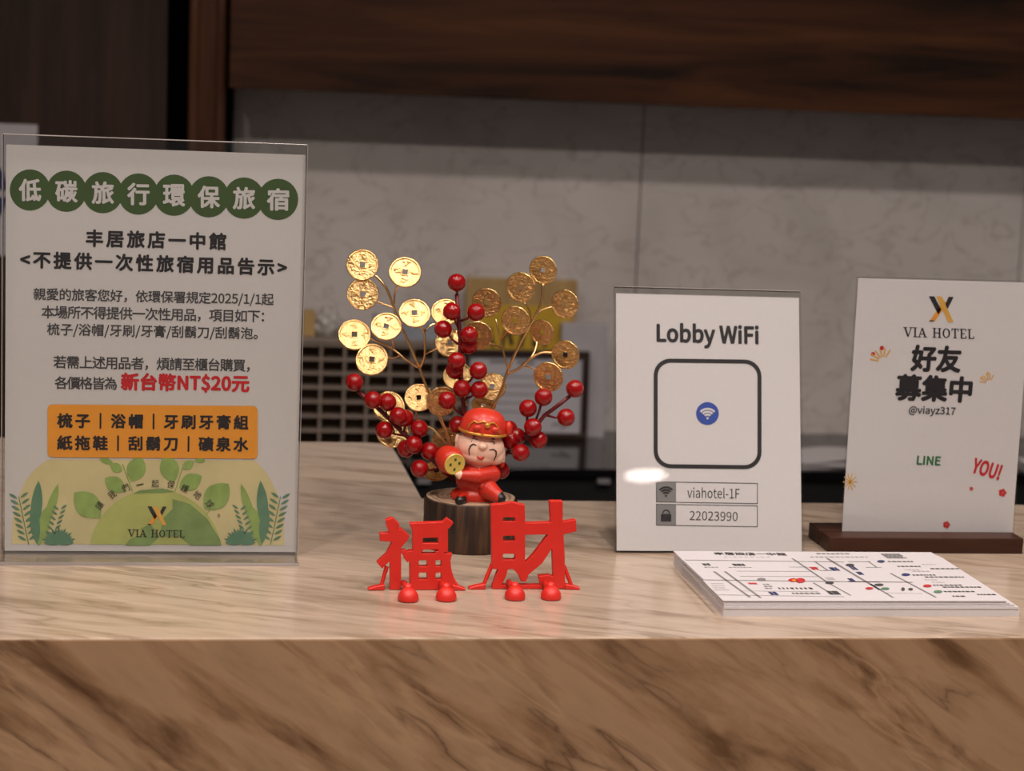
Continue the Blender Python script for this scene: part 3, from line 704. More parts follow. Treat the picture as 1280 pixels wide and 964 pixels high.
groads('printed_roads', [gs((80, 100), (1060, 112), .0012), gs((400, 168), (860, 170), .0007), gs((420, 200), (900, 202), .0007), gs((280, 314), (1060, 326), .0007), gs((30, 95), (268, 345), .0006),
    gs((430, 290), (900, 294), .0005), gs((720, 143), (900, 145), .0007)], 'midgrey')
groads('printed_roads', [gs((0, 275), (470, 280), .0016, C8), gs((160, 290), (330, 392), .0012, C8), gs((310, 215), (640, 390), .0013, C8), gs((0, 130), (165, 130), .0012, C8), gs((130, 172), (245, 172), .0008, C8), gs((150, 130), (210, 172), .0008, C8), gs((280, 358), (540, 362), .0004, C8)], 'midgrey')
P.text('丰居旅店一中館', *C7(260, 61), *C7(700, 65), 3.2, M['ink'], .02, 1)
def dashes(C, x, y, n, l, g, wd, m, rows=1, dy=16, dx=6):
    out = []
    for r in range(rows):
        X = x+r*dx
        for k in range(n):
            ll = l*random.uniform(.5, 1.3); out.append(gs((X, y+r*dy), (X+ll, y+r*dy), wd, C)); X += ll+g
    groads('printed_caption', out, m, 1)
dashes(C7, 890, 62, 7, 24, 8, .0022, 'midgrey'); dashes(C7, 850, 82, 12, 22, 10, .0012, 'midgrey'); dashes(C7, 320, 82, 9, 22, 12, .0010, 'lightgrey')
dashes(C7, 190, 128, 2, 22, 4, .0045, 'inkgrey'); dashes(C7, 375, 130, 3, 20, 3, .0045, 'inkgrey'); dashes(C7, 200, 145, 4, 18, 6, .001, 'midgrey'); dashes(C7, 350, 146, 7, 16, 6, .001, 'midgrey')
dashes(C7, 655, 275, 8, 18, 14, .0030, 'inkgrey'); dashes(C7, 740, 306, 6, 22, 8, .0028, 'midgrey'); dashes(C7, 600, 306, 2, 28, 4, .006, 'navy'); dashes(C7, 960, 302, 2, 32, 4, .007, 'inkgrey')
dashes(C7, 240, 245, 4, 20, 4, .0012, 'lightgrey', 4, 13); dashes(C7, 470, 245, 1, 50, 4, .003, 'redink', 1); dashes(C7, 560, 250, 2, 20, 4, .0016, 'midgrey', 3, 12)
dashes(C7, 855, 152, 2, 26, 4, .006, 'redink'); dashes(C7, 975, 156, 2, 28, 4, .007, 'navy'); dashes(C7, 1100, 150, 2, 24, 4, .008, 'navy'); dashes(C7, 950, 215, 3, 20, 4, .005, 'lightgrey'); dashes(C7, 1090, 224, 2, 26, 2, .007, 'navy')
dashes(C7, 1140, 182, 2, 22, 2, .006, 'navy'); dashes(C7, 910, 165, 4, 22, 6, .001, 'midgrey')
dashes(C8, 240, 76, 5, 30, 4, .0022, 'midgrey', 4, 9, 14)
for y0, x0, n in ((130, 290, 6), (165, 360, 6), (182, 600, 6), (228, 470, 7), (243, 560, 9), (302, 620, 7), (316, 690, 9), (348, 700, 7), (370, 940, 5), (382, 760, 3)):
    dashes(C8, x0, y0, n, 24, 8, .0020, 'inkgrey')
for y0, x0 in ((150, 540), (190, 410), (200, 470), (262, 560), (280, 610)): dashes(C8, x0, y0, 4, 22, 8, .0014, 'lightgrey')
def spot(C, X, Y, rx, ry, m, l=2): P.poly('printed_dot', ell(*C(X, Y), rx, ry, n=14), M[m], l)
spot(C7, 745, 225, 6, 2.3, 'redink'); spot(C7, 790, 228, 6, 3.0, 'redink', 3); spot(C7, 752, 228, 3, 1.2, 'orange', 3); spot(C7, 550, 220, 5.5, 1.7, 'midgrey'); spot(C7, 970, 242, 5.5, 1.6, 'inkgrey'); spot(C7, 1095, 132, 5.5, 1.7, 'inkgrey')
spot(C8, 240, 130, 5, 1.6, 'navy'); spot(C8, 420, 226, 5.5, 1.7, 'navy'); spot(C8, 577, 308, 5.5, 1.8, 'redink'); spot(C8, 655, 350, 5.5, 1.8, 'teal'); spot(C8, 155, 326, 5, 1.6, 'redink'); spot(C8, 225, 300, 6, 1.6, 'inkgrey'); spot(C8, 270, 328, 5.5, 1.6, 'teal'); spot(C8, 400, 332, 2.3, 2.2, 'inkgrey'); spot(C8, 455, 332, 3, 1.6, 'inkgrey')

# ------------------------------------------------------------------ red character figures
def fig_root(name, label, px, py):
    p = onz(px, py, ZT); return thing(name, label, 'figurine', (p.x, p.y, ZT))
def rect(a, b, c, d): return [(a, b), (c, b), (c, d), (a, d)]
def char_figure(root, parts, C, TH, feet, arms, hands):
    fr = Frame(root); body = MB()
    lo = min(fr.at(*C(*p)).z for pl_ in parts for p in pl_)
    for i, pts in enumerate(parts):
        loc = [fr.at(*C(*p)) for p in pts]
        poly = [(q.x, max(q.z-lo+.0002, .0002)) for q in loc]
        e = .00012*(i % 5)
        body.prism(poly, 0, TH+e*.2)
    bo = body.build('character_body', M['plastic'], root)
    md = bo.modifiers.new('r', 'REMESH'); md.mode = 'VOXEL'; md.voxel_size = .00035; md.use_smooth_shade = True
    md = bo.modifiers.new('s', 'SMOOTH'); md.factor = .5; md.iterations = 2
    bpy.context.view_layer.update()
    nm = bpy.data.meshes.new_from_object(bo.evaluated_get(bpy.context.evaluated_depsgraph_get())); bo.modifiers.clear(); bo.data = nm; nm.name = 'character_body'
    for (X0_, Y0_, X1_, Y1_), hd in zip(arms, hands):
        a = fr.at(*C(X0_, Y0_)); e = fr.at(*C(X1_, Y1_))
        A = Vector((a.x, TH*.5, a.z-lo)); B = Vector((e.x, TH*.3, .0022))
        arm = MB().tube([A, A.lerp(B, .5)+Vector((0, 0, .0004)), B], [.0016, .0015, .0014], 10).build('arm', M['plastic'], root, smooth=True)
        h0, h1 = fr.at(*C(*hd[0])), fr.at(*C(*hd[1])); s = 1 if h1.x > h0.x else -1
        m = MB(); L_ = abs(h1.x-h0.x)
        m.prism([(h0.x, .0001), (h0.x+s*L_, .0001), (h0.x+s*L_, .0014), (h0.x+s*L_*.55, .0030), (h0.x, .0042)], -.0015, .0045, .0005)
        m.build('hand', M['plastic'], arm)
    for fx, fy in feet:
        p = fr.atz(*C(fx, fy), 0.0); y = p.y+.0073
        leg = MB().tube([(p.x-.0002, .001, .0052), (p.x, y+.004, .0056)], .0022, 12).ball((p.x, y+.003, .0085), .0034).build('leg', M['plastic'], root, smooth='all')
        prof = [(0, 0), (.0062, 0), (.0072, .0007), (.0074, .0022), (.0068, .0048), (.0052, .0074), (.0028, .0092), (0, .0098)]
        MB().lathe([(max(r, 1e-5), z) for r, z in prof], (p.x, y, 0), 28).build('foot', M['plastic'], leg, smooth=True)
C5 = lambda X, Y: (455+X/7.414, 635+Y/7.414)
C6 = lambda X, Y: (585+X/6.887, 620+Y/6.887)
fu = fig_root('character_figurine', 'smaller red plastic lucky character figure sitting on the counter left of its taller twin', 517, 738)
fu_parts = [
    [(200, 125), (270, 105), (330, 165), (322, 240), (235, 245), (212, 190)],
    [(145, 250), (300, 240), (345, 205), (425, 272), (395, 330), (330, 335), (150, 320)],
    [(268, 320), (392, 325), (300, 440), (170, 577), (118, 520), (205, 440)],
    [(240, 460), (345, 340), (345, 772), (240, 772)],
    [(345, 405), (385, 400), (440, 480), (403, 522), (370, 480)],
    [(422, 156), (730, 145), (770, 110), (830, 150), (790, 205), (440, 208)],
    rect(450, 205, 545, 422), rect(545, 205, 690, 290), rect(545, 340, 690, 400), rect(690, 205, 778, 422),
    rect(450, 415, 530, 440), rect(660, 415, 740, 440),
    [(385, 430), (430, 405), (470, 430), (470, 470), (420, 470)],
    [(430, 436), (820, 436), (802, 498), (430, 498)],
    [(422, 498), (510, 498), (510, 772), (425, 772)],
    rect(585, 498, 665, 772), rect(505, 556, 720, 614), rect(505, 676, 720, 772),
    [(716, 498), (802, 498), (812, 590), (855, 715), (860, 772), (716, 772)],
]
char_figure(fu, fu_parts, C5, .0062, [(418, 887), (772, 880)], [(215, 560, 160, 750), (790, 640, 870, 750)], [((215, 0), (60, 0)), ((845, 0), (968, 0))])
ca_ = fig_root('character_figurine', 'taller red plastic lucky character figure sitting on the counter between stump and WiFi sign', 663, 737)
ca_parts = [
    [(198, 88), (270, 82), (272, 642), (207, 642)],
    [(268, 84), (380, 65), (490, 90), (492, 195), (268, 195)],
    rect(268, 190, 302, 642), rect(405, 190, 493, 642), rect(300, 230, 410, 355), rect(300, 400, 410, 510), rect(300, 560, 410, 642),
    [(262, 640), (345, 640), (325, 710), (285, 790), (208, 795), (240, 700)],
    [(390, 640), (493, 640), (520, 700), (500, 750), (455, 750), (440, 700)],
    rect(208, 778, 635, 812),
    [(490, 245), (820, 235), (930, 214), (936, 315), (828, 342), (490, 345)],
    [(702, 55), (817, 55), (817, 240), (833, 500), (838, 808), (738, 808), (722, 400)],
    [(690, 345), (725, 345), (722, 465), (640, 590), (520, 690), (492, 640), (492, 590), (560, 520)],
    [(610, 700), (700, 692), (745, 712), (745, 808), (640, 808), (612, 740)],
]
char_figure(ca_, ca_parts, C6, .0062, [(417, 912), (728, 910)], [(215, 600, 135, 790), (832, 620, 895, 785)], [((180, 0), (35, 0)), ((870, 0), (1000, 0))])

# ------------------------------------------------------------------ money tree ornament
SP = onz(584.5, 694.5, ZT); SR = .0366; dirf = Vector((math.sin(YAW), math.cos(YAW), 0))
sc_ = SP + dirf*SR
mt = thing('money_tree_ornament', 'money tree ornament on a log slice with laughing figure, gold coins and red berries', 'ornament', (sc_.x, sc_.y, ZT), (0, 0, -YAW))
fr = Frame(mt); SH = .0385
# stump
def stump():
    seg_, b = 72, bmesh.new(); rings = []
    rr = [SR*(1+.012*noise.noise(Vector((k*.55, 1.3, 0)))+.010*math.sin(k*2.9)*random.random()) for k in range(seg_)]
    for z, s in ((0, .985), (.0012, 1), (SH*.33, 1.0), (SH*.66, .995), (SH-.0012, 1.0), (SH, .985)):
        rings.append([b.verts.new((rr[k]*s*(1+.006*noise.noise(Vector((k*.9, z*60, 2))))*math.cos(k*2*PI/seg_), rr[k]*s*math.sin(k*2*PI/seg_), z)) for k in range(seg_)])
    for i in range(len(rings)-1):
        for k in range(seg_): b.faces.new((rings[i][k], rings[i][(k+1) % seg_], rings[i+1][(k+1) % seg_], rings[i+1][k]))
    b.faces.new(rings[0][::-1]); q = MB(); q.add(b); return q, rings
q, _ = stump()
mB, nt2, N, L, PB = nodemat('dark bark')
tc = N.new('ShaderNodeTexCoord'); mpn = N.new('ShaderNodeMapping'); mpn.inputs['Scale'].default_value = (150, 150, 14); L.new(tc.outputs['Object'], mpn.inputs[0])
nn = N.new('ShaderNodeTexNoise'); nn.inputs['Scale'].default_value = 1; nn.inputs['Detail'].default_value = 6; L.new(mpn.outputs[0], nn.inputs['Vector'])
rp = ramp(N, [(.34, (.007, .003, .002)), (.52, (.035, .014, .006)), (.7, (.10, .048, .018))]); L.new(nn.outputs['Fac'], rp.inputs[0]); L.new(rp.outputs[0], PB.inputs['Base Color'])
bp = N.new('ShaderNodeBump'); bp.inputs['Strength'].default_value = .8; bp.inputs['Distance'].default_value = .002; L.new(nn.outputs['Fac'], bp.inputs['Height']); L.new(bp.outputs[0], PB.inputs['Normal'])
PB.inputs['Roughness'].default_value = .55
lg = q.build('log_slice', mB, mt, smooth='all')
mR, nt2, N, L, PB = nodemat('cut wood rings')
tc = N.new('ShaderNodeTexCoord'); wv = N.new('ShaderNodeTexWave'); wv.wave_type = 'RINGS'; wv.rings_direction = 'Z'; wv.inputs['Scale'].default_value = 70; wv.inputs['Distortion'].default_value = 3; wv.inputs['Detail'].default_value = 3
L.new(tc.outputs['Object'], wv.inputs['Vector'])
rp = ramp(N, [(0, (.28, .17, .10)), (1, (.52, .38, .27))]); L.new(wv.outputs['Fac'], rp.inputs[0]); L.new(rp.outputs[0], PB.inputs['Base Color']); PB.inputs['Roughness'].default_value = .6
MB().lathe([(1e-5, SH-.0008), (SR*.95, SH-.0008), (SR*.955, SH+.0006), (1e-5, SH+.0010)], seg=60).build('cut_face', mR, lg, smooth=True)
TOP = SH+.0010

# laughing figure: one continuous body, voxel-joined from ellipsoids
C4 = lambda X, Y: (540+X/6.883, 500+Y/6.883)
FY = -.0135
def fp(X, Y, y=FY): return fr.at(*C4(X, Y), y)
PXM = (fp(500, 500)-fp(400, 500)).length/100     # metres per crop pixel
bodyb = MB()
def eb(X, Y, rx, ry, rz, y=FY, rot=0):
    c = fp(X, Y, y); bodyb.ball(c, (rx*PXM, ry*PXM, rz*PXM), 28, 18, Matrix.Rotation(rot, 3, 'Y'))
zg = TOP
c0 = fp(345, 820)
hx = fp(415, 420)
eb(418, 400, 205, 165, 158, rot=.10)      # head
eb(400, 470, 172, 150, 95, rot=.10)       # jowls
eb(545, 485, 75, 80, 88, rot=.5)          # right cheek
eb(285, 440, 78, 80, 80)
eb(224, 345, 28, 22, 55, FY+.003)         # ear
eb(218, 395, 20, 18, 42, FY+.003)
eb(608, 470, 24, 26, 85, FY+.003, -.05)   # long ear lobe
eb(600, 545, 26, 24, 42, FY+.003)
eb(436, 398, 42, 40, 36, FY-.0138)        # nose
nhead = len(bodyb.bm.faces)
eb(400, 610, 160, 110, 75)                # shoulders
eb(370, 700, 165, 130, 130)               # torso
eb(340, 820, 185, 135, 90)                # robe base
eb(380, 860, 170, 120, 50)
def limb(pts, rs):
    P_ = [fp(*p) for p in pts]
    for i in range(len(P_)-1):
        for k in range(7):
            t = k/6; bodyb.ball(P_[i].lerp(P_[i+1], t), (rs[i]+(rs[i+1]-rs[i])*t)*PXM, 14, 9)
limb([(520, 640, FY-.004), (400, 655, FY-.014), (250, 648, FY-.016)], [72, 62, 42])   # sleeve across the chest
limb([(480, 660, FY-.006), (430, 740, FY-.013)], [62, 30])                          # sleeve drape
limb([(250, 640, FY-.016), (215, 640, FY-.017)], [26, 22])                            # hand
limb([(480, 770, FY-.008), (560, 820, FY-.016)], [88, 58])                           # bent right leg
limb([(560, 830, FY-.016), (590, 850, FY-.019)], [52, 46])
limb([(270, 850, FY-.010), (240, 868, FY-.018)], [60, 44])
m_ = bodyb.build('figure_body', M['robe'], mt)
rm = m_.modifiers.new('r', 'REMESH'); rm.mode = 'VOXEL'; rm.voxel_size = .00052; rm.use_smooth_shade = True
sm = m_.modifiers.new('s', 'SMOOTH'); sm.factor = .6; sm.iterations = 5
bpy.context.view_layer.update()
me = bpy.data.meshes.new_from_object(m_.evaluated_get(bpy.context.evaluated_depsgraph_get()))
m_.modifiers.clear(); old = m_.data; m_.data = me; bpy.data.meshes.remove(old); me.name = 'figure_body'
me.materials.clear()
for k in ('robe', 'skin', 'black'): me.materials.append(M[k])
neck = fp(415, 562).z
shoeR = fp(606, 850, FY-.019); shoeL = fp(236, 868, FY-.018); hand = fp(222, 640, FY-.017)
for v in me.vertices:
    if v.co.z < TOP-.0002: v.co.z = TOP-.0002
for pgn in me.polygons:
    c = pgn.center
    k = 0
    hl = (c-Vector((hx.x, FY, fp(415, 400).z)))
    slant = neck+abs(c.x-hx.x)*.18
    if c.z > slant-.0005 and not (c.x < fp(215, 400).x and c.z < fp(300, 500).z): k = 1
    if (c-hand).length < .0040: k = 1
    if (c-shoeR).length < .0052 and c.x > fp(570, 850).x: k = 2
    if (c-shoeL).length < .0062 and c.z < fp(236, 828, FY-.018).z: k = 2
    pgn.material_index = k
# hat
hc = fp(436, 275); HR = 197*PXM
hatrot = Matrix.Rotation(.10, 3, 'Y')
hat = MB()
prof = [(HR*1.0, -.000), (HR*1.02, .003), (HR*.99, .0070), (HR*.93, .0108), (HR*.80, .0145), (HR*.58, .0173), (HR*.3, .0187), (1e-5, .0190)]
hat.lathe([(1e-5, -.0008)]+prof, (0, 0, 0), 40, None)
for v in hat.bm.verts: v.co.y *= .93
bmesh.ops.rotate(hat.bm, matrix=hatrot, verts=hat.bm.verts); bmesh.ops.translate(hat.bm, vec=(hc.x, FY, hc.z-.0005), verts=hat.bm.verts)
ho = hat.build('hat', M['hat'], m_, smooth='all')
def hatpt(a, z, k=1.0):
    r = HR*k; p = Vector((r*math.sin(a), -r*.93*math.cos(a), z)); p = hatrot @ p; return p+Vector((hc.x, FY, hc.z-.0005))
MB().tube([hatpt(k*2*PI/40, .0008, 1.03) for k in range(41)], .0011, 8).build('hat_brim', M['goldpaint'], m_, smooth='all')
MB().tube([hatpt(-.75, .002, 1.02), hatpt(-.62, .0075, 1.03), hatpt(-.45, .0105, .99), hatpt(-.25, .0095, 1.0), hatpt(-.02, .0115, .98), hatpt(.2, .0100, 1.0), hatpt(.45, .0112, .99), hatpt(.66, .008, 1.02), hatpt(.8, .002, 1.03)], .0006, 8).build('hat_scroll', M['goldpaint'], m_, smooth='all')
MB().ball(hatpt(.16, .0088, 1.02), .0023, 14, 10).build('hat_bead', M['goldpaint'], m_, smooth='all')
for a in (-.25, .52): MB().ball(hatpt(a, .0055, 1.0), (.0034, .002, .0026), 14, 10).build('hat_boss', M['hat'], m_, smooth='all')
MB().ball(hatpt(1.5, .006, 1.10), (.003, .004, .006), 14, 10).build('hat_wing', M['hat'], m_, smooth='all')
# face features, laid on the surface by shooting at it
from mathutils.bvhtree import BVHTree
bvh = BVHTree.FromPolygons([v.co for v in me.vertices], [tuple(p.vertices) for p in me.polygons])
def onface(X, Y, lift=.0002):
    d = (fp(X, Y)-fr.o).normalized(); h = bvh.ray_cast(fr.o, d)
    return h[0]-d*lift if h[0] else fp(X, Y, FY-.0123)
def stroke(name, pts, r, m):
    P_ = []
    for i in range(len(pts)-1):
        for k in range(4): t = k/4; P_.append(onface(pts[i][0]*(1-t)+pts[i+1][0]*t, pts[i][1]*(1-t)+pts[i+1][1]*t))
    P_.append(onface(*pts[-1])); n = len(P_)
    MB().tube(P_, [r*(.5+.5*math.sin(PI*(i+.5)/n)) for i in range(n)], 6).build(name, M[m], m_, smooth='all')
stroke('moustache', [(320, 475), (318, 425), (335, 392), (358, 380), (382, 392)], .0006, 'black')
stroke('moustache', [(532, 522), (552, 478), (552, 445), (530, 425), (492, 430)], .0006, 'black')
stroke('eye', [(345, 338), (365, 326), (392, 345)], .0004, 'black'); stroke('eye', [(503, 362), (520, 352), (545, 378)], .0004, 'black')
stroke('eyebrow', [(352, 318), (368, 306), (384, 312)], .0006, 'black'); stroke('eyebrow', [(512, 342), (528, 332), (543, 342)], .0006, 'black')
stroke('eyelash', [(345, 350), (338, 362)], .0003, 'black'); stroke('eyelash', [(530, 372), (530, 388)], .0003, 'black')
stroke('mouth', [(390, 485), (400, 500), (420, 507), (438, 500), (445, 488)], .0010, 'lip')
# held drum-like ingot with coin face
dc = fp(193, 550, FY-.019); dn = Vector((.42, -.88, -.16)).normalized()
rotd = dn.to_track_quat('Z', 'Y').to_matrix()
MB().lathe([(1e-5, -.021), (.0055, -.0205), (.0092, -.017), (.0108, -.010), (.0098, -.003), (.0082, 0), (1e-5, 0)], dc, 32, rotd).build('money_bag', M['robe'], m_, smooth='all')
MB().lathe([(.0, .0), (.0083, .0), (.0085, .0008), (.0081, .0014), (.0070, .0013), (.0070, .0010), (1e-5, .0010)], dc, 36, rotd).build('coin_face', M['shield'], m_, smooth=True)
for ax, ay in ((0, .0038), (-.0036, -.0003), (.0036, .0006), (.0, -.0042)):
    b = MB(); b.box(ax-.0009, ax+.0009, ay-.0011, ay+.0011, .0009, .0014, .0003)
    bmesh.ops.rotate(b.bm, matrix=rotd, verts=b.bm.verts); bmesh.ops.translate(b.bm, vec=dc, verts=b.bm.verts); b.build('coin_mark', M['green'], m_)

# coins: full relief, square hole, raised rim
def coin_mesh(seed):
    rnd = random.Random(seed); R0 = 1.0; b = MB(); n = 48; hs = .17
    def loop(r, z): return [b.bm.verts.new((r*math.cos(k*2*PI/n), r*math.sin(k*2*PI/n), z)) for k in range(n)]
    def sq(h, z):
        out = []
        for k in range(n):
            a = k*2*PI/n; c_, s_ = math.cos(a), math.sin(a); m2 = max(abs(c_), abs(s_)); out.append(b.bm.verts.new((h*c_/m2, h*s_/m2, z)))
        return out
    t = .045
    loops = [sq(hs, -t), sq(hs, t*1.8), sq(hs*1.3, t*1.8), sq(hs*1.45, t*.6), loop(.84, t*.6), loop(.88, t*2.0), loop(.96, t*2.0), loop(1.0, t*.8), loop(1.0, -t*.6), loop(.97, -t), loop(.84, -t*.7), sq(hs*1.4, -t*.7), sq(hs, -t)]
    loops[-1] = loops[0]
    for i in range(len(loops)-1):
        for k in range(n): b.bm.faces.new((loops[i][k], loops[i][(k+1) % n], loops[i+1][(k+1) % n], loops[i+1][k]))
    for cx, cy in ((0, .55), (0, -.55), (.55, 0), (-.55, 0)):      # relief strokes in the four fields
        for q in range(7):
            x, y = cx+rnd.uniform(-.15, .15), cy+rnd.uniform(-.15, .15)
            l = rnd.uniform(.08, .18); wd = .028
            if q % 2: b.box(x-l, x+l, y-wd, y+wd, t*.5, t*2.2, .012)
            else: b.box(x-wd, x+wd, y-l*.8, y+l*.8, t*.5, t*2.2, .012)
    bmesh.ops.recalc_face_normals(b.bm, faces=b.bm.faces)
    m = bpy.data.meshes.new('coin'); b.bm.to_mesh(m); b.bm.free(); m.materials.append(M['coin']); m.shade_smooth(); m.set_sharp_from_angle(angle=math.radians(35)); return m
CM = [coin_mesh(s) for s in (1, 2, 3)]
def C3(X, Y): return (400+X/3.765, 300+Y/3.765)
# X, Y, radius (crop px), depth y (m), tilt back, turn
coins = [(200, 117, 76, .010, .28, .05), (400, 152, 77, .004, .45, .1), (202, 255, 76, .006, .22, -.05), (445, 345, 75, .0, .55, .1), (312, 408, 74, -.002, .6, .0),
    (162, 446, 78, .006, .5, .1), (245, 563, 79, -.004, .42, -.1), (592, 340, 70, .014, .55, .0), (612, 485, 72, .016, .5, .1), (465, 742, 68, .006, .35, .1),
    (572, 760, 72, -.006, -.05, .2), (648, 640, 70, .020, .45, 0), (325, 785, 76, .010, .4, .1), (342, 905, 78, .014, .45, .1), (590, 945, 66, .012, .0, -.25),
    (1050, 142, 69, .008, -.05, -.35), (945, 222, 72, .004, -.05, -.3), (785, 295, 71, .012, -.1, -.2), (920, 380, 71, .0, -.08, -.3), (1152, 302, 69, .010, -.02, -.35),
    (1045, 435, 62, .016, -.1, -.4), (1155, 540, 70, .006, -.05, -.35), (1075, 645, 73, .0, -.1, -.3), (745, 450, 70, .016, -.12, -.2), (812, 690, 66, .012, .25, -.2),
    (770, 775, 60, .022, -.7, .0), (548, 1085, 70, .004, -.6, .1)]
CP = {}
for i, (X, Y, r, dy, tilt, turn) in enumerate(coins):
    c = fr.at(*C3(X, Y), dy+.004); rad = r/3.765*(fr.at(641, 400, dy)-fr.at(640, 400, dy)).length
    o = bpy.data.objects.new('coin', CM[i % 3]); COL.objects.link(o); o.parent = mt; o.location = c
    nrm = Vector((math.sin(turn), -math.cos(turn)*math.cos(tilt), math.sin(tilt))).normalized()
    qx = nrm.to_track_quat('Z', 'Y').to_matrix() @ Matrix.Rotation(random.uniform(-.2, .2), 3, 'Z')
    o.rotation_euler = qx.to_euler(); o.scale = (rad, rad, rad); CP[i+1] = (c, rad, nrm)
def wirep(pts, r=.00075, name='wire_branch', dys=None):
    out = []
    for k, p in enumerate(pts):
        d = p[2] if len(p) > 2 else .010
        out.append(fr.at(*C3(p[0], p[1]), d))
    if len(out) > 2:                              # smooth the path
        s2 = []
        for i in range(len(out)-1):
            p0, p1, p2, p3 = out[max(i-1, 0)], out[i], out[i+1], out[min(i+2, len(out)-1)]
            for k in range(5):
                t = k/5; s2.append(.5*((2*p1)+(p2-p0)*t+(2*p0-5*p1+4*p2-p3)*t*t+(3*p1-p0-3*p2+p3)*t**3))
        out = s2+[out[-1]]
    return MB().tube(out, r, 8).build(name, M['wire'], mt, smooth='all')
bx0_, by0_ = 660, 1130
wirep([(660, 1180, .008), (600, 930, .010), (560, 830, .010), (500, 690, .009), (468, 600, .009), (415, 480, .009), (372, 385, .009), (350, 325, .010), (310, 225, .011), (262, 168, .012)], .0011)
wirep([(352, 322, .010), (310, 305, .009), (270, 293, .008)]); wirep([(350, 300, .010), (352, 250, .009), (368, 212, .006)])
wirep([(465, 603, .009), (400, 560, .006), (345, 515, .006), (290, 485, .006), (238, 465, .006)], .0009); wirep([(345, 515, .006), (345, 490, .003), (335, 462, .0)])
wirep([(375, 545, .004), (345, 557, .0), (318, 553, -.002)]); wirep([(470, 603, .009), (492, 545, .006), (490, 440, .004), (468, 405, .001)], .0009)
wirep([(490, 440, .004), (505, 415, .010), (545, 392, .014)]); wirep([(495, 540, .006), (520, 525, .012), (552, 512, .016)])
wirep([(660, 1170, .008), (620, 1000, .008), (548, 905, .008), (500, 875, .008), (452, 860, .008), (400, 850, .010)], .0009); wirep([(455, 862, .008), (455, 830, .007), (450, 805, .007)])
wirep([(660, 1170, .010), (610, 940, .000), (580, 860, -.004), (565, 820, -.005)])
wirep([(665, 1180, .010), (735, 960, .010), (790, 830, .010), (840, 740, .010), (875, 640, .010), (895, 590, .009), (945, 480, .008), (1000, 378, .007), (1040, 300, .008), (1050, 205, .009)], .0011)
wirep([(998, 380, .007), (985, 330, .006), (960, 293, .005)]); wirep([(1002, 362, .007), (1045, 330, .009), (1090, 315, .010)])
wirep([(885, 610, .009), (862, 520, .008), (835, 405, .010), (828, 370, .012)]); wirep([(852, 470, .008), (868, 445, .004), (885, 425, .001)]); wirep([(862, 520, .009), (835, 500, .014), (805, 488, .016)])
wirep([(880, 632, .010), (935, 605, .009), (990, 560, .008), (1040, 532, .008), (1092, 532, .007)], .0011); wirep([(990, 560, .008), (1012, 520, .012), (1022, 480, .015)], .0011)
wirep([(950, 592, .009), (985, 598, .004), (1015, 612, .001)]); wirep([(790, 830, .010), (760, 800, .018), (770, 780, .02)])
wirep([(640, 1100, .008), (600, 1110, .006), (570, 1100, .005)]); wirep([(630, 1010, .010), (610, 980, .011), (600, 960, .012)]); wirep([(690, 780, .018), (670, 700, .020), (655, 670, .020)])

# berries
C8b = lambda X, Y: (370+X/3.122, 340+Y/3.122)
BM_ = bpy.data.meshes.new('berry'); b = bmesh.new(); bmesh.ops.create_uvsphere(b, u_segments=24, v_segments=16, radius=1); b.to_mesh(BM_); b.free(); BM_.materials.append(M['berry']); BM_.shade_smooth()
def F3(X, Y): return C3(X, Y)
def berry(px, py, dy, to, r=11.3):
    c = fr.at(px, py, dy); rad = r*(fr.at(641, 450, dy)-fr.at(640, 450, dy)).length
    o = bpy.data.objects.new('berry', BM_); COL.objects.link(o); o.parent = mt; o.location = c; o.scale = (rad,)*3
    o.rotation_euler = (random.uniform(-.3, .3), random.uniform(-.3, .3), 0)
    e = fr.at(to[0], to[1], to[2]); d = (c-e); m = e.lerp(c, .5)+Vector((0, 0, -.0012))
    MB().tube([e, m, c-d.normalized()*rad*.8], [.0011, .0009, .0012], 8).build('berry_stem', M['stem'], mt, smooth='all')
def bstem(pts, r=.0016):
    MB().tube([fr.at(*p) for p in pts], r, 10).build('berry_branch', M['stem'], mt, smooth='all')
bstem([(571, 368, -.004), (573, 395, -.004), (575, 425, -.004), (576, 460, -.003), (578, 495, -.002), (582, 530, .001), (588, 600, .004)], .0017)
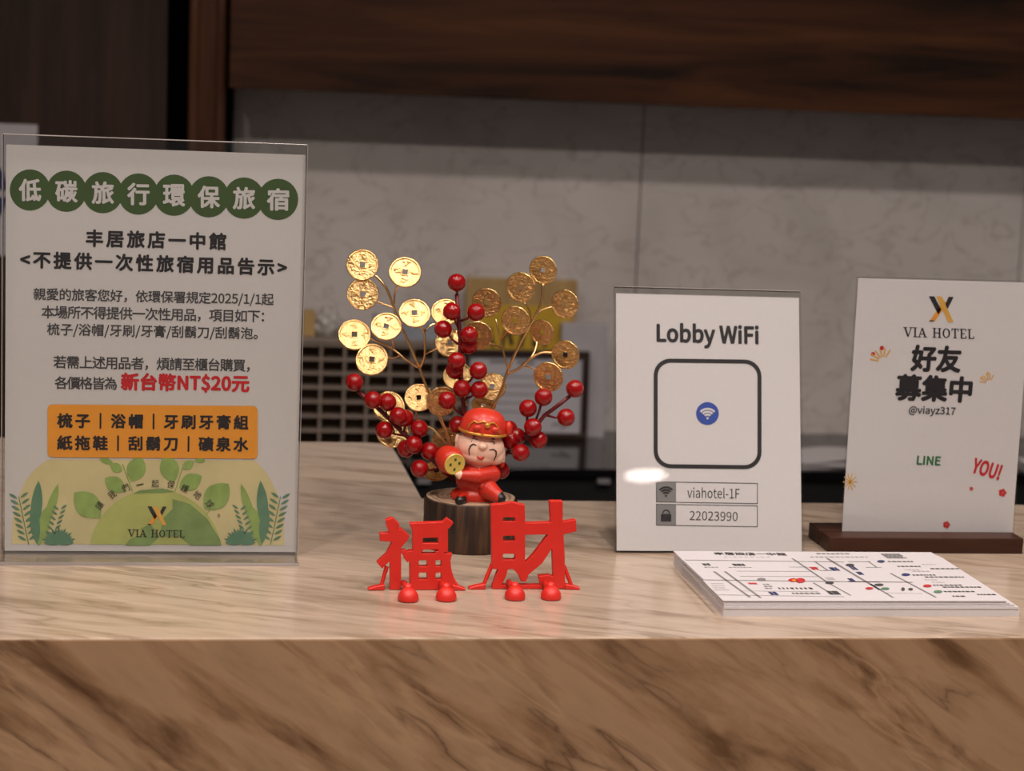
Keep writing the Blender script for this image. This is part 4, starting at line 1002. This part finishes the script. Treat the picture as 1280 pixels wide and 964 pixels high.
for a in ((571, 353.5, -.006, (571.5, 372, -.004)), (564.7, 389.5, -.010, (574, 412, -.004)), (595, 390.5, -.009, (574, 402, -.004)), (554, 411.5, -.008, (575, 432, -.004)), (586.8, 419, -.010, (575, 434, -.004)),
    (586, 432, -.004, (576, 442, -.004)), (571, 451.5, -.011, (576, 470, -.003)), (568.5, 463, -.004, (577, 478, -.003)), (598, 463.5, -.009, (578, 484, -.002)), (599, 487.5, -.008, (580, 500, -.001)),
    (577.5, 486, -.008, (578, 496, -.002)), (558.6, 500.5, -.013, (580, 520, 0)), (572, 531, -.002, (582, 536, .001))): berry(*a)
bstem([(447, 489, -.004), (466, 505, -.004), (484, 521, -.004), (500, 538, -.004), (520, 556, -.003), (545, 580, .0), (575, 606, .004)], .0017)
for a in ((443, 478, -.006, (449, 491, -.004)), (466, 500, -.012, (470, 509, -.004)), (484.5, 503, -.008, (482, 519, -.004)), (498, 520, -.013, (502, 538, -.004)), (506.5, 523, -.006, (505, 542, -.004)),
    (480.5, 537.7, -.009, (508, 545, -.004)), (524, 536, -.009, (526, 562, -.003)), (517, 556, -.014, (530, 566, -.002)), (507.5, 561, -.006, (528, 568, -.002)), (536.6, 564, -.006, (545, 580, 0)),
    (524.4, 586, -.012, (550, 586, .0)), (553, 569, .002, (562, 592, .002))): berry(*a)
bstem([(714, 494, -.004), (700, 505, -.004), (680, 520, -.004), (666, 538, -.002), (650, 550, .0), (625, 575, .004), (605, 604, .004)], .0016)
for a in ((679.4, 496.5, -.009, (668, 530, -.003)), (660, 510.5, -.009, (657, 545, -.001)), (718.7, 486, -.006, (712, 496, -.004)), (707.6, 522, -.008, (682, 519, -.004)), (666, 534, -.013, (662, 542, -.002)),
    (673, 550, -.006, (656, 548, -.001)), (651, 566, -.011, (634, 566, .002)), (636, 537, .004, (640, 560, .002)), (638, 551, -.001, (640, 562, .002)), (626, 588, .003, (616, 592, .004)), (646, 546, .002, (644, 556, .001))): berry(*a)

# ceiling lamp fittings (each lamp's disc and ring, the added coin row's too)
for i, l in enumerate(LAMPS):
    r = MB(); n = 36
    ringo = [[r.bm.verts.new((q*math.cos(k*2*PI/n), q*math.sin(k*2*PI/n), z)) for k in range(n)] for q, z in ((.076, -.010), (.094, -.010), (.094, 0), (.076, 0))]
    for a in range(4):
        for k in range(n): r.bm.faces.new((ringo[a][k], ringo[a][(k+1) % n], ringo[(a+1) % 4][(k+1) % n], ringo[(a+1) % 4][k]))
    x = r.build('trim_'+str(4+i), M['white'], smooth=True, recalc=True); x.location = (l.location.x, l.location.y, CEIL); struct(x)
